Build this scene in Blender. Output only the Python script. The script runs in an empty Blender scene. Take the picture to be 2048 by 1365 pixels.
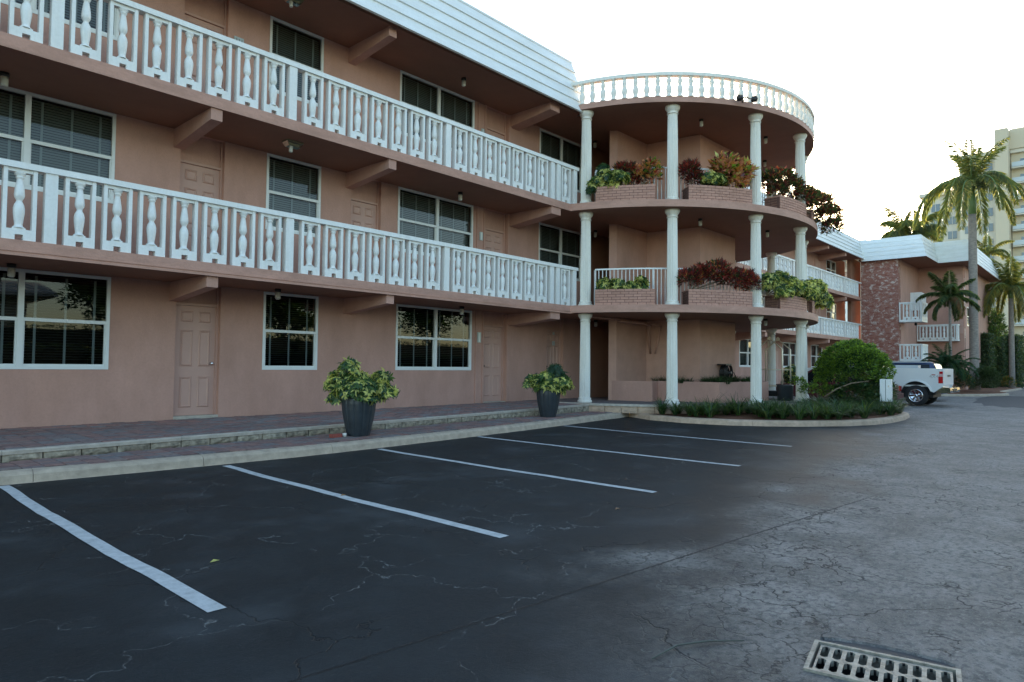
import bpy, math, random
import numpy as np
from mathutils import Vector, Matrix
random.seed(7); rng = np.random.default_rng(7)
sc = bpy.context.scene
COL = sc.collection
PI = math.pi
# ------------------------------------------------------------------ camera
YAW, PITCH, ROLL = math.radians(42.4), math.radians(2.07), math.radians(0.62)
f = Vector((math.cos(YAW)*math.cos(PITCH), math.sin(YAW)*math.cos(PITCH), math.sin(PITCH)))
r = Vector((math.sin(YAW), -math.cos(YAW), 0)); u = r.cross(f)
r2 = math.cos(ROLL)*r + math.sin(ROLL)*u; u2 = -math.sin(ROLL)*r + math.cos(ROLL)*u
cd = bpy.data.cameras.new('camera'); cam = bpy.data.objects.new('camera', cd); COL.objects.link(cam)
M = Matrix((r2, u2, -f)).transposed().to_4x4(); M.translation = Vector((0, 0, 1.35)); cam.matrix_world = M
cd.sensor_width = 36; cd.lens = 23.55; cd.clip_end = 2000; cd.clip_start = 0.05
sc.camera = cam
# ------------------------------------------------------------------ light
SUN_EL, SUN_AZ = math.radians(11.5), math.radians(19)      # azimuth from +X towards +Y
w = bpy.data.worlds.new('World'); sc.world = w; w.use_nodes = True
nt = w.node_tree; bg = nt.nodes['Background']
sky = nt.nodes.new('ShaderNodeTexSky'); sky.sky_type = 'NISHITA'; sky.sun_disc = False
sky.sun_elevation = SUN_EL; sky.sun_rotation = PI/2 - SUN_AZ
sky.air_density = 1.0; sky.dust_density = 1.0; sky.ozone_density = 1.3; sky.altitude = 0
tint = nt.nodes.new('ShaderNodeMix'); tint.data_type = 'RGBA'; tint.blend_type = 'MULTIPLY'; tint.inputs[0].default_value = 1; tint.inputs[7].default_value = (1.0, 1.01, .975, 1)
nt.links.new(sky.outputs[0], tint.inputs[6]); nt.links.new(tint.outputs[2], bg.inputs[0]); bg.inputs[1].default_value = 0.15
sd = bpy.data.lights.new('sun', 'SUN'); so = bpy.data.objects.new('sun', sd); COL.objects.link(so)
sd.energy = 2.0; sd.angle = math.radians(1.5); sd.color = (1, .88, .72)
dv = Vector((math.cos(SUN_AZ)*math.cos(SUN_EL), math.sin(SUN_AZ)*math.cos(SUN_EL), math.sin(SUN_EL)))
so.rotation_euler = dv.to_track_quat('Z', 'Y').to_euler()
vs = sc.view_settings; vs.view_transform = 'Standard'; vs.look = 'None'; vs.exposure = 1.95; vs.gamma = 1; vs.use_curve_mapping = False

# ------------------------------------------------------------------ helpers
class MB:
    def __init__(s): s.v = []; s.f = []; s.m = []; s.sm = []
    def add(s, vs_, fs_, mi=0, smooth=False):
        o = len(s.v); s.v += [tuple(v) for v in vs_]
        for q in fs_: s.f.append(tuple(i+o for i in q)); s.m.append(mi); s.sm.append(smooth)
        return s
    def box(s, x0, x1, y0, y1, z0, z1, mi=0, rz=0, c=None):
        vs_ = [(x, y, z) for z in (z0, z1) for y in (y0, y1) for x in (x0, x1)]
        if rz:
            cx, cy = c if c else ((x0+x1)/2, (y0+y1)/2); co, si = math.cos(rz), math.sin(rz)
            vs_ = [(cx+(x-cx)*co-(y-cy)*si, cy+(x-cx)*si+(y-cy)*co, z) for x, y, z in vs_]
        return s.add(vs_, [(0,2,3,1),(4,5,7,6),(0,1,5,4),(2,6,7,3),(0,4,6,2),(1,3,7,5)], mi)
    def bevbox(s, x0, x1, y0, y1, z0, z1, b=.01, mi=0):      # top bevelled box (open feel of a worn brick)
        vs_ = []
        for z, e in ((z0, 0), (z1-b, 0), (z1, b)):
            vs_ += [(x0+e, y0+e, z), (x1-e, y0+e, z), (x1-e, y1-e, z), (x0+e, y1-e, z)]
        fs_ = [(3,2,1,0), (8,9,10,11)]
        for k in (0, 4):
            for i in range(4): j = (i+1) % 4; fs_.append((k+i, k+j, k+4+j, k+4+i))
        return s.add(vs_, fs_, mi)
    def prism(s, pts, z0, z1, mi=0):
        n = len(pts)
        vs_ = [(p[0], p[1], z0) for p in pts] + [(p[0], p[1], z1) for p in pts]
        fs_ = [tuple(range(n))[::-1], tuple(range(n, 2*n))] + [(i, (i+1) % n, n+(i+1) % n, n+i) for i in range(n)]
        return s.add(vs_, fs_, mi)
    def extr(s, pts, a0, a1, axis='x', mi=0):                 # 2-D outline pulled along an axis
        def P(p, a): return {'x': (a, p[0], p[1]), 'y': (p[0], a, p[1])}[axis]
        n = len(pts)
        vs_ = [P(p, a0) for p in pts] + [P(p, a1) for p in pts]
        fs_ = [tuple(range(n))[::-1], tuple(range(n, 2*n))] + [(i, (i+1) % n, n+(i+1) % n, n+i) for i in range(n)]
        return s.add(vs_, fs_, mi)
    def lathe(s, prof, n=12, c=(0, 0), mi=0, flute=0, smooth=True, cap=True):
        vs_ = []; k = len(prof)
        for (rr, z) in prof:
            for i in range(n):
                a = 2*PI*i/n; q = rr
                if flute and .1 < rr < flute[1]: q = rr*(1-.11*(i % 2))
                vs_.append((c[0]+q*math.cos(a), c[1]+q*math.sin(a), z))
        fs_ = [(j*n+i, j*n+(i+1) % n, (j+1)*n+(i+1) % n, (j+1)*n+i) for j in range(k-1) for i in range(n)]
        if cap: fs_ += [tuple(range(n))[::-1], tuple(range((k-1)*n, k*n))]
        return s.add(vs_, fs_, mi, smooth)
    def tube(s, pts, rad, n=6, mi=0):
        pts = [Vector(p) for p in pts]; vs_ = []
        rads = rad if isinstance(rad, (list, tuple)) else [rad]*len(pts)
        for i, p in enumerate(pts):
            d = (pts[min(i+1, len(pts)-1)]-pts[max(i-1, 0)]).normalized()
            a = d.orthogonal().normalized() if abs(d.z) > .9 else d.cross(Vector((0, 0, 1))).normalized()
            if abs(d.z) > .9: a = (Vector((1,0,0)) - d*d.x).normalized()
            b = d.cross(a)
            for k in range(n):
                t = 2*PI*k/n; vs_.append(p+a*rads[i]*math.cos(t)+b*rads[i]*math.sin(t))
        fs_ = [(j*n+i, j*n+(i+1) % n, (j+1)*n+(i+1) % n, (j+1)*n+i) for j in range(len(pts)-1) for i in range(n)]
        fs_ += [tuple(range(n))[::-1], tuple(range((len(pts)-1)*n, len(pts)*n))]
        return s.add(vs_, fs_, mi, True)
    def mesh(s, name, mats):
        me = bpy.data.meshes.new(name); me.from_pydata(s.v, [], s.f)
        for m in (mats if isinstance(mats, (list, tuple)) else [mats]): me.materials.append(m)
        me.polygons.foreach_set('material_index', s.m); me.polygons.foreach_set('use_smooth', s.sm)
        me.update(); return me
    def build(s, name, mats, parent=None, kind=None):
        """verts are world coordinates; the object keeps its parent's origin"""
        o = org(parent) if parent else Vector((0, 0, 0))
        if o.length: s.v = [(v[0]-o.x, v[1]-o.y, v[2]-o.z) for v in s.v]
        ob = bpy.data.objects.new(name, s.mesh(name, mats)); COL.objects.link(ob)
        if parent: ob.parent = parent
        if kind: ob['kind'] = kind
        return ob
def org(o):
    v = Vector((0, 0, 0))
    while o: v = v + o.location; o = o.parent
    return v
def inst(name, me, loc, parent, rz=0, sc_=None, kind=None):     # loc is in world coordinates, parents are never turned
    ob = bpy.data.objects.new(name, me); COL.objects.link(ob)
    if parent: ob.parent = parent; ob.location = Vector(loc)-org(parent)
    else: ob.location = loc
    ob.rotation_euler.z = rz
    if sc_: ob.scale = sc_
    if kind: ob['kind'] = kind
    return ob
def tag(o, label=None, cat=None, group=None, kind=None):
    if label: o['label'] = label
    if cat: o['category'] = cat
    if group: o['group'] = group
    if kind: o['kind'] = kind
    return o
def thing(name, loc, label, cat, group=None, rz=0):
    o = bpy.data.objects.new(name, None); COL.objects.link(o); o.location = loc; o.rotation_euler.z = rz
    o.empty_display_size = .2
    return tag(o, label, cat, group)
def npmesh(name, V, F, MI, mats):
    me = bpy.data.meshes.new(name); n = len(F); k = F.shape[1]
    me.vertices.add(len(V)); me.vertices.foreach_set('co', V.astype(np.float32).ravel())
    me.loops.add(n*k); me.loops.foreach_set('vertex_index', F.astype(np.int32).ravel())
    me.polygons.add(n); me.polygons.foreach_set('loop_start', np.arange(0, n*k, k, dtype=np.int32))
    me.polygons.foreach_set('loop_total', np.full(n, k, np.int32))
    for m in mats: me.materials.append(m)
    me.polygons.foreach_set('material_index', MI.astype(np.int32)); me.update(calc_edges=True); return me
def leafmesh(name, P, T, Nn, L, W, MI, mats, fold=.15):
    """one folded rhombus leaf per row: base P, direction T, normal Nn"""
    T = T/np.linalg.norm(T, axis=1)[:, None]; S = np.cross(T, Nn); S /= (np.linalg.norm(S, axis=1)[:, None]+1e-9)
    Nn = np.cross(S, T); L = L[:, None]; W = W[:, None]; n = len(P)
    V = np.stack([P, P+T*L*.45+S*W*.5+Nn*W*fold, P+T*L-Nn*L*.15, P+T*L*.45-S*W*.5+Nn*W*fold], 1).reshape(-1, 3)
    i = np.arange(n)*4
    F = np.concatenate([np.stack([i, i+1, i+2], 1), np.stack([i, i+2, i+3], 1)])
    return npmesh(name, V, F, np.concatenate([MI, MI]), mats)
def rnd_dirs(n):
    d = rng.normal(size=(n, 3)); return d/np.linalg.norm(d, axis=1)[:, None]
def foliage(name, blobs, n, L, W, mats, wts, parent=None, whorl=0, upb=.3, inner=.55, clump=None, kind=None):
    vol = np.array([b[3]*b[4]*b[5] for b in blobs])**.67; pick = rng.choice(len(blobs), n, p=vol/vol.sum())
    B = np.array(blobs)[pick]; d = rnd_dirs(n)
    d[:, 2] = np.where(d[:, 2] < -.5, -d[:, 2], d[:, 2])
    rad = (inner+(1-inner)*rng.random(n)**.6)
    bump = 1+.14*np.sin(d[:, 0]*7+B[:, 0]*3)*np.cos(d[:, 1]*6+d[:, 2]*5+B[:, 1])
    P = B[:, :3]+d*B[:, 3:6]*(rad*bump)[:, None]
    out = d+np.array([0, 0, upb])+rng.normal(size=(n, 3))*.45
    if whorl:
        P = np.repeat(P, whorl, 0); ax = np.repeat(out/np.linalg.norm(out, axis=1)[:, None], whorl, 0)
        a = np.tile(np.arange(whorl)*2*PI/whorl, n)+np.repeat(rng.random(n)*6, whorl)
        ref = np.cross(ax, np.array([.3, .2, .93])); ref /= np.linalg.norm(ref, axis=1)[:, None]; r3 = np.cross(ax, ref)
        T = ref*np.cos(a)[:, None]+r3*np.sin(a)[:, None]+ax*.25-np.array([0, 0, .35]); Nn = ax; m = n*whorl
        MI = np.repeat(rng.choice(len(mats), n, p=wts), whorl)
        flip = rng.random(m) < .25; MI[flip] = rng.choice(len(mats), flip.sum(), p=wts)
    else:
        T = out; Nn = rnd_dirs(n)*.6+np.array([0, 0, 1.0]); m = n; MI = rng.choice(len(mats), n, p=wts)
    if parent: P = P-np.array(org(parent))
    me = leafmesh(name, P, T, Nn, L*(.6+.7*rng.random(m)), W*(.7+.5*rng.random(m)), MI, mats)
    ob = bpy.data.objects.new(name, me); COL.objects.link(ob); ob.parent = parent
    if kind: ob['kind'] = kind
    return ob

# ------------------------------------------------------------------ materials
def mat(name, col, rough=.6, metal=0, spec=None, var=0, vscale=6, bump=0, bscale=40, coat=0, streak=False):
    m = bpy.data.materials.new(name); m.use_nodes = True; n = m.node_tree; b = n.nodes['Principled BSDF']
    b.inputs['Base Color'].default_value = (*col, 1); b.inputs['Roughness'].default_value = rough; b.inputs['Metallic'].default_value = metal
    if spec is not None: b.inputs['Specular IOR Level'].default_value = spec
    if coat: b.inputs['Coat Weight'].default_value = coat; b.inputs['Coat Roughness'].default_value = .06
    if var or bump:
        tc = n.nodes.new('ShaderNodeNewGeometry')
        src = tc.outputs['Position']
        if streak:
            mp = n.nodes.new('ShaderNodeMapping'); mp.inputs['Scale'].default_value = streak; n.links.new(src, mp.inputs[0]); src = mp.outputs[0]
    if var:
        t = n.nodes.new('ShaderNodeTexNoise'); t.inputs['Scale'].default_value = vscale; t.inputs['Detail'].default_value = 8; t.inputs['Roughness'].default_value = .65
        n.links.new(src, t.inputs['Vector'])
        rp = n.nodes.new('ShaderNodeValToRGB'); rp.color_ramp.elements[0].position = .3; rp.color_ramp.elements[1].position = .7
        rp.color_ramp.elements[0].color = (*[c*(1-var) for c in col], 1); rp.color_ramp.elements[1].color = (*[min(1, c*(1+var)) for c in col], 1)
        n.links.new(t.outputs['Fac'], rp.inputs[0]); n.links.new(rp.outputs[0], b.inputs['Base Color'])
    if bump:
        t2 = n.nodes.new('ShaderNodeTexNoise'); t2.inputs['Scale'].default_value = bscale; t2.inputs['Detail'].default_value = 6
        n.links.new(tc.outputs['Position'], t2.inputs['Vector'])
        bp = n.nodes.new('ShaderNodeBump'); bp.inputs['Strength'].default_value = bump; bp.inputs['Distance'].default_value = .01
        n.links.new(t2.outputs['Fac'], bp.inputs['Height']); n.links.new(bp.outputs[0], b.inputs['Normal'])
    return m
def randmat(name, cols, rough=.8, bump=.3, bscale=60, var=.2, vscale=20):
    """colour picked per object from a ramp, with grain"""
    m = bpy.data.materials.new(name); m.use_nodes = True; n = m.node_tree; b = n.nodes['Principled BSDF']; b.inputs['Roughness'].default_value = rough
    oi = n.nodes.new('ShaderNodeObjectInfo'); rp = n.nodes.new('ShaderNodeValToRGB'); rp.color_ramp.interpolation = 'LINEAR'
    e = rp.color_ramp.elements; e[0].color = (*cols[0], 1); e[1].color = (*cols[-1], 1)
    for i, c in enumerate(cols[1:-1]): q = e.new((i+1)/(len(cols)-1)); q.color = (*c, 1)
    n.links.new(oi.outputs['Random'], rp.inputs[0])
    g = n.nodes.new('ShaderNodeNewGeometry'); t = n.nodes.new('ShaderNodeTexNoise'); t.inputs['Scale'].default_value = vscale; t.inputs['Detail'].default_value = 8
    n.links.new(g.outputs['Position'], t.inputs['Vector'])
    mx = n.nodes.new('ShaderNodeMix'); mx.data_type = 'RGBA'; mx.blend_type = 'MULTIPLY'; mx.inputs[0].default_value = 1
    r3 = n.nodes.new('ShaderNodeValToRGB'); r3.color_ramp.elements[0].position = .3; r3.color_ramp.elements[1].position = .7
    r3.color_ramp.elements[0].color = (1-var*1.5,)*3+(1,); r3.color_ramp.elements[1].color = (1, 1, 1, 1)
    n.links.new(t.outputs['Fac'], r3.inputs[0]); n.links.new(rp.outputs[0], mx.inputs[6]); n.links.new(r3.outputs[0], mx.inputs[7]); n.links.new(mx.outputs[2], b.inputs['Base Color'])
    t2 = n.nodes.new('ShaderNodeTexNoise'); t2.inputs['Scale'].default_value = bscale; n.links.new(g.outputs['Position'], t2.inputs['Vector'])
    bp = n.nodes.new('ShaderNodeBump'); bp.inputs['Strength'].default_value = bump; bp.inputs['Distance'].default_value = .01
    n.links.new(t2.outputs['Fac'], bp.inputs['Height']); n.links.new(bp.outputs[0], b.inputs['Normal'])
    return m
def leafmat(name, col, trans=.35, rough=.45):
    m = bpy.data.materials.new(name); m.use_nodes = True; n = m.node_tree; b = n.nodes['Principled BSDF']; out = n.nodes['Material Output']
    b.inputs['Roughness'].default_value = rough
    g = n.nodes.new('ShaderNodeNewGeometry'); t = n.nodes.new('ShaderNodeTexNoise'); t.inputs['Scale'].default_value = 9; n.links.new(g.outputs['Position'], t.inputs['Vector'])
    rp = n.nodes.new('ShaderNodeValToRGB'); rp.color_ramp.elements[0].position = .35; rp.color_ramp.elements[1].position = .65
    rp.color_ramp.elements[0].color = (*[c*.65 for c in col], 1); rp.color_ramp.elements[1].color = (*[c*1.3 for c in col], 1)
    n.links.new(t.outputs['Fac'], rp.inputs[0]); n.links.new(rp.outputs[0], b.inputs['Base Color'])
    tr = n.nodes.new('ShaderNodeBsdfTranslucent'); tr.inputs[0].default_value = (min(1, col[0]*2.6), min(1, col[1]*2.4), col[2]*1.2, 1)
    mx = n.nodes.new('ShaderNodeMixShader'); mx.inputs[0].default_value = trans
    n.links.new(b.outputs[0], mx.inputs[1]); n.links.new(tr.outputs[0], mx.inputs[2]); n.links.new(mx.outputs[0], out.inputs[0])
    return m
PINK = (.54, .308, .242)
m_wall = mat('pink_stucco', PINK, .85, var=.10, vscale=1.6, bump=.5, bscale=70, streak=(1, 1, .45))
def grime(m, sc_=(3.5, 3.5, .22), lo=.80, zbase=None):
    n = m.node_tree; b = n.nodes['Principled BSDF']; src = b.inputs['Base Color'].links[0].from_socket
    g = n.nodes.new('ShaderNodeNewGeometry'); mp = n.nodes.new('ShaderNodeMapping'); mp.inputs['Scale'].default_value = sc_; n.links.new(g.outputs['Position'], mp.inputs[0])
    t = n.nodes.new('ShaderNodeTexNoise'); t.inputs['Scale'].default_value = 1; t.inputs['Detail'].default_value = 9; t.inputs['Roughness'].default_value = .7; n.links.new(mp.outputs[0], t.inputs['Vector'])
    rp = n.nodes.new('ShaderNodeValToRGB'); rp.color_ramp.elements[0].position = .40; rp.color_ramp.elements[1].position = .58; rp.color_ramp.elements[0].color = (lo, lo*.99, lo*.97, 1); rp.color_ramp.elements[1].color = (1, 1, 1, 1); n.links.new(t.outputs['Fac'], rp.inputs[0])
    t2 = n.nodes.new('ShaderNodeTexNoise'); t2.inputs['Scale'].default_value = 26; t2.inputs['Detail'].default_value = 4; n.links.new(g.outputs['Position'], t2.inputs['Vector'])
    r2_ = n.nodes.new('ShaderNodeValToRGB'); r2_.color_ramp.elements[0].position = .3; r2_.color_ramp.elements[1].position = .6; r2_.color_ramp.elements[0].color = (.94, .94, .94, 1); r2_.color_ramp.elements[1].color = (1, 1, 1, 1); n.links.new(t2.outputs['Fac'], r2_.inputs[0])
    for q in (rp, r2_):
        mx = n.nodes.new('ShaderNodeMix'); mx.data_type = 'RGBA'; mx.blend_type = 'MULTIPLY'; mx.inputs[0].default_value = 1; n.links.new(src, mx.inputs[6]); n.links.new(q.outputs[0], mx.inputs[7]); src = mx.outputs[2]
    n.links.new(src, b.inputs['Base Color'])
grime(m_wall, (1.3, 1.3, .55), .92)
m_rough = mat('pink_rough_stucco', (.54, .31, .235), .9, var=.08, vscale=3, bump=.9, bscale=45)
m_soffit = mat('shaded_soffit_pink', (.29, .14, .09), .8, var=.08, vscale=2, bump=.2, bscale=60)  # same pink darkened with painted-in shade, for undersides and passage walls
m_fascia = mat('pink_fascia_paint', (.53, .295, .225), .75, var=.10, vscale=2.5, bump=.3, bscale=50, streak=(.4, .4, 3))
m_door = mat('door_paint', (.54, .325, .26), .5, var=.04, vscale=3, bump=.05, bscale=30)
m_white = mat('white_gloss_paint', (.84, .85, .83), .45, var=.05, vscale=4, bump=.15, bscale=50, streak=(1, 1, .3))
m_column = mat('white_column_paint', (.85, .82, .74), .55, var=.05, vscale=5, bump=.15, bscale=60, streak=(1, 1, .25))
m_metalw = mat('white_rail_metal', (.80, .81, .80), .35)
m_frame = mat('window_aluminium', (.74, .76, .74), .35, var=.03, vscale=10)
m_siding = mat('white_siding', (.82, .84, .83), .6, var=.07, vscale=2, bump=.4, bscale=35, streak=(.5, .5, 4))
m_blind = mat('blind_slats', (.42, .42, .38), .5)
m_tape = mat('blind_tape', (.66, .67, .64), .7)
m_blind_dark = mat('dark_slats', (.10, .10, .095), .5)
m_curtain = mat('brown_curtain', (.20, .15, .10), .9, var=.3, vscale=8)
m_dark = mat('dark_interior', (.012, .012, .013), .9)
m_conc = mat('curb_concrete', (.44, .355, .27), .85, var=.22, vscale=7, bump=.6, bscale=60)
m_conc2 = mat('warm_lit_curb_concrete', (.52, .375, .27), .85, var=.22, vscale=7, bump=.6, bscale=60)  # curb concrete with warm light painted into its colour
m_coping = mat('paver_coping', (.46, .40, .33), .85, var=.2, vscale=9, bump=.5, bscale=60)
m_mortar = mat('sand_joint', (.10, .085, .075), .95, bump=.3)
m_block = randmat('split_face_block', [(.36,.30,.22), (.48,.41,.31), (.40,.34,.25), (.54,.47,.36)], .95, 1.0, 28, .45, 14)
m_paver = randmat('clay_paver', [(.20,.125,.115), (.30,.165,.14), (.25,.19,.17), (.19,.18,.185), (.31,.18,.15), (.22,.13,.12), (.24,.225,.22)], .8, .4, 60, .25, 15)
m_brickp = randmat('painted_brick', [(.47,.25,.185), (.57,.31,.235), (.52,.28,.21)], .8, .5, 50, .1, 12)
m_groove = mat('brick_joint', (.13, .065, .05), .95)
m_black = mat('black_metal', (.015, .015, .016), .45)
m_brass = mat('dark_bronze_knob', (.10, .085, .06), .3, 1)
m_chrome = mat('chrome', (.75, .76, .78), .12, 1)
m_lampglass = mat('lamp_glass', (.60, .60, .54), .3)
m_steelw = mat('grate_steel', (.30, .28, .235), .6, .3, var=.5, vscale=22, bump=.4, bscale=80)
m_pot = mat('charcoal_glazed_pot', (.03, .038, .045), .42, var=.25, vscale=5, bump=.1, bscale=30)
m_soil = mat('soil', (.03, .02, .015), .95, bump=.5)
m_mulch = mat('red_mulch', (.16, .06, .028), .95, var=.5, vscale=25, bump=1, bscale=50)
m_grassg = mat('lawn_ground', (.05, .07, .03), .95, var=.3, vscale=3, bump=.6)
m_bark = mat('shrub_stem', (.22, .16, .11), .85, var=.3, vscale=14, bump=.6, bscale=50)
m_palmtrunk = mat('palm_trunk', (.26, .22, .19), .85, var=.35, vscale=6, bump=.8, bscale=20, streak=(1, 1, 3))
m_crownshaft = mat('palm_crownshaft', (.13, .20, .06), .45, var=.2, vscale=4)
l_dark = leafmat('leaf_dark_green', (.035, .075, .03)); l_mid = leafmat('leaf_mid_green', (.08, .15, .04)); l_bright = leafmat('leaf_bright_green', (.17, .27, .04))
l_yel = leafmat('leaf_variegated_yellow', (.62, .60, .18)); l_red = leafmat('leaf_croton_red', (.30, .045, .035)); l_dred = leafmat('leaf_croton_maroon', (.10, .026, .028))
l_or = leafmat('leaf_croton_orange', (.60, .24, .08)); l_pink = leafmat('leaf_croton_pink', (.58, .22, .15)); l_olive = leafmat('leaf_olive', (.10, .12, .045))
l_blue = leafmat('leaf_blue_green', (.035, .09, .055)); l_hedge = leafmat('leaf_hedge', (.035, .06, .02), .2); l_grass = leafmat('leaf_lily_grass', (.03, .07, .028), .25)
l_palm = leafmat('palm_leaflet', (.12, .15, .065), .5); l_palmy = leafmat('palm_leaflet_sunlit', (.26, .24, .08), .5); l_brown = leafmat('dead_leaf', (.22, .12, .05), .3)  # the golden palm leaflets carry sun glow in their colour
grime(m_fascia, (2.5, 2.5, 6), .86); grime(m_white, (6, 6, .8), .95); grime(m_siding, (1.2, 1.2, 4), .94); grime(m_column, (7, 7, .7), .94)
def glassmat(name, tint=(.85, .9, .9)):
    m = bpy.data.materials.new(name); m.use_nodes = True; n = m.node_tree; out = n.nodes['Material Output']; n.nodes.remove(n.nodes['Principled BSDF'])
    tr = n.nodes.new('ShaderNodeBsdfTransparent'); tr.inputs[0].default_value = (*tint, 1)
    gl = n.nodes.new('ShaderNodeBsdfGlossy'); gl.inputs['Roughness'].default_value = .015
    fr = n.nodes.new('ShaderNodeFresnel'); fr.inputs[0].default_value = 1.6
    g = n.nodes.new('ShaderNodeNewGeometry'); t = n.nodes.new('ShaderNodeTexNoise'); t.inputs['Scale'].default_value = 1.3; t.inputs['Detail'].default_value = 1
    bp = n.nodes.new('ShaderNodeBump'); bp.inputs['Strength'].default_value = .02; bp.inputs['Distance'].default_value = .05
    n.links.new(g.outputs['Position'], t.inputs['Vector']); n.links.new(t.outputs['Fac'], bp.inputs['Height']); n.links.new(bp.outputs[0], gl.inputs['Normal'])
    mx = n.nodes.new('ShaderNodeMixShader'); n.links.new(fr.outputs[0], mx.inputs[0]); n.links.new(tr.outputs[0], mx.inputs[1]); n.links.new(gl.outputs[0], mx.inputs[2])
    n.links.new(mx.outputs[0], out.inputs[0]); return m
m_glass = glassmat('window_glass', (.55, .6, .6))
m_carglass = mat('car_glass', (.01, .012, .014), .08, 0, spec=.4)

def asphalt_mat():
    m = bpy.data.materials.new('asphalt'); m.use_nodes = True; n = m.node_tree; N = n.nodes; Lk = n.links; b = N['Principled BSDF']
    g = N.new('ShaderNodeNewGeometry'); pos = g.outputs['Position']
    sep = N.new('ShaderNodeSeparateXYZ'); Lk.new(pos, sep.inputs[0])
    def noise(s, d=6, ro=.6, vec=pos):
        t = N.new('ShaderNodeTexNoise'); t.inputs['Scale'].default_value = s; t.inputs['Detail'].default_value = d; t.inputs['Roughness'].default_value = ro; Lk.new(vec, t.inputs['Vector']); return t
    def math_(op, a, b_=None, c=None):
        t = N.new('ShaderNodeMath'); t.operation = op
        for i, q in enumerate((a, b_, c)):
            if q is None: continue
            if isinstance(q, (int, float)): t.inputs[i].default_value = q
            else: Lk.new(q, t.inputs[i])
        return t.outputs[0]
    def sstep(v, a, c):
        t = N.new('ShaderNodeMapRange'); t.interpolation_type = 'SMOOTHSTEP'; t.inputs[1].default_value = a; t.inputs[2].default_value = c; Lk.new(v, t.inputs[0]); return t.outputs[0]
    def mixc(fac, a, c, blend='MIX'):
        t = N.new('ShaderNodeMix'); t.data_type = 'RGBA'; t.blend_type = blend
        if isinstance(fac, float): t.inputs[0].default_value = fac
        else: Lk.new(fac, t.inputs[0])
        for i, q in ((6, a), (7, c)):
            if isinstance(q, tuple): t.inputs[i].default_value = (*q, 1)
            else: Lk.new(q, t.inputs[i])
        return t.outputs[2]
    X, Y = sep.outputs[0], sep.outputs[1]
    nl = noise(.55, 5).outputs['Fac']; nm = noise(1.7, 8, .7).outputs['Fac']; nf = noise(22, 4, .7).outputs['Fac']; ng = noise(140, 3, .6).outputs['Fac']
    # old, unsealed driveway: in front of the bays (small Y) and beyond the island
    bx = math_('MULTIPLY_ADD', X, .15, 1.65)
    dd = math_('SUBTRACT', bx, Y); dd = math_('ADD', dd, math_('MULTIPLY', math_('SUBTRACT', nl, .5), 3.2)); dd = math_('ADD', dd, math_('MULTIPLY', math_('SUBTRACT', nm, .5), 1.1))
    old = math_('MULTIPLY', sstep(dd, -.5, .9), sstep(math_('ADD', X, math_('MULTIPLY', Y, -.4)), .9, 3.6))
    far = sstep(X, 17, 23)
    old = math_('MAXIMUM', old, far)
    seal = mixc(sstep(nm, .35, .7), (.008, .011, .013), (.017, .022, .025))
    seal = mixc(math_('MULTIPLY', sstep(noise(.9, 3).outputs['Fac'], .52, .72), .55), seal, (.052, .060, .066))
    oldc = mixc(sstep(nm, .3, .7), (.135, .124, .113), (.30, .272, .245))
    oldc = mixc(math_('MULTIPLY', sstep(nl, .5, .65), .6), oldc, (.33, .31, .285))
    sm = N.new('ShaderNodeMapping'); sm.inputs['Scale'].default_value = (1.0, 1.7, 1); sm.inputs['Rotation'].default_value = (0, 0, .5); Lk.new(pos, sm.inputs[0])
    wn_ = noise(4.2, 10, .82, sm.outputs[0]).outputs['Fac']; wn2 = noise(11, 8, .8, sm.outputs[0]).outputs['Fac']
    oldc = mixc(math_('MULTIPLY', sstep(wn_, .52, .63), .55), oldc, (.045, .046, .050))
    oldc = mixc(math_('MULTIPLY', sstep(wn2, .54, .64), .55), oldc, (.40, .375, .34))
    oldc = mixc(math_('MULTIPLY', sstep(nf, .48, .60), .55), oldc, (.055, .057, .062))
    oldc = mixc(math_('MULTIPLY', sstep(noise(55, 4, .7).outputs['Fac'], .54, .66), .45), oldc, (.38, .37, .35))
    seal = mixc(math_('MULTIPLY', sstep(noise(55, 4, .7).outputs['Fac'], .56, .70), .28), seal, (.085, .095, .10))
    col = mixc(old, seal, oldc)
    # cracks
    dn = N.new('ShaderNodeTexNoise'); dn.inputs['Scale'].default_value = 3.2; dn.inputs['Detail'].default_value = 6; Lk.new(pos, dn.inputs['Vector'])
    va = N.new('ShaderNodeVectorMath'); va.operation = 'SUBTRACT'; va.inputs[1].default_value = (.5, .5, .5); Lk.new(dn.outputs['Color'], va.inputs[0])
    def crack(scale, dist, wd, seed):
        vs2 = N.new('ShaderNodeVectorMath'); vs2.operation = 'SCALE'; vs2.inputs['Scale'].default_value = dist; Lk.new(va.outputs[0], vs2.inputs[0])
        ad = N.new('ShaderNodeVectorMath'); ad.operation = 'ADD'; Lk.new(pos, ad.inputs[0]); Lk.new(vs2.outputs[0], ad.inputs[1])
        v = N.new('ShaderNodeTexVoronoi'); v.feature = 'DISTANCE_TO_EDGE'; v.voronoi_dimensions = '2D'; v.inputs['Scale'].default_value = scale; v.inputs['Randomness'].default_value = 1
        Lk.new(ad.outputs[0], v.inputs['Vector'])
        return math_('SUBTRACT', 1.0, sstep(v.outputs['Distance'], 0.0, wd))
    big = math_('MULTIPLY', crack(.62, .55, .007, 1), sstep(noise(.8, 2).outputs['Fac'], .44, .56))
    fine = math_('MULTIPLY', crack(3.4, 1.0, .055, 2), sstep(math_('ADD', noise(1.1, 5, .65).outputs['Fac'], math_('MULTIPLY', sstep(math_('ABSOLUTE', math_('SUBTRACT', dd, .35)), 1.1, .1), .16)), .53, .60))
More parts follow.
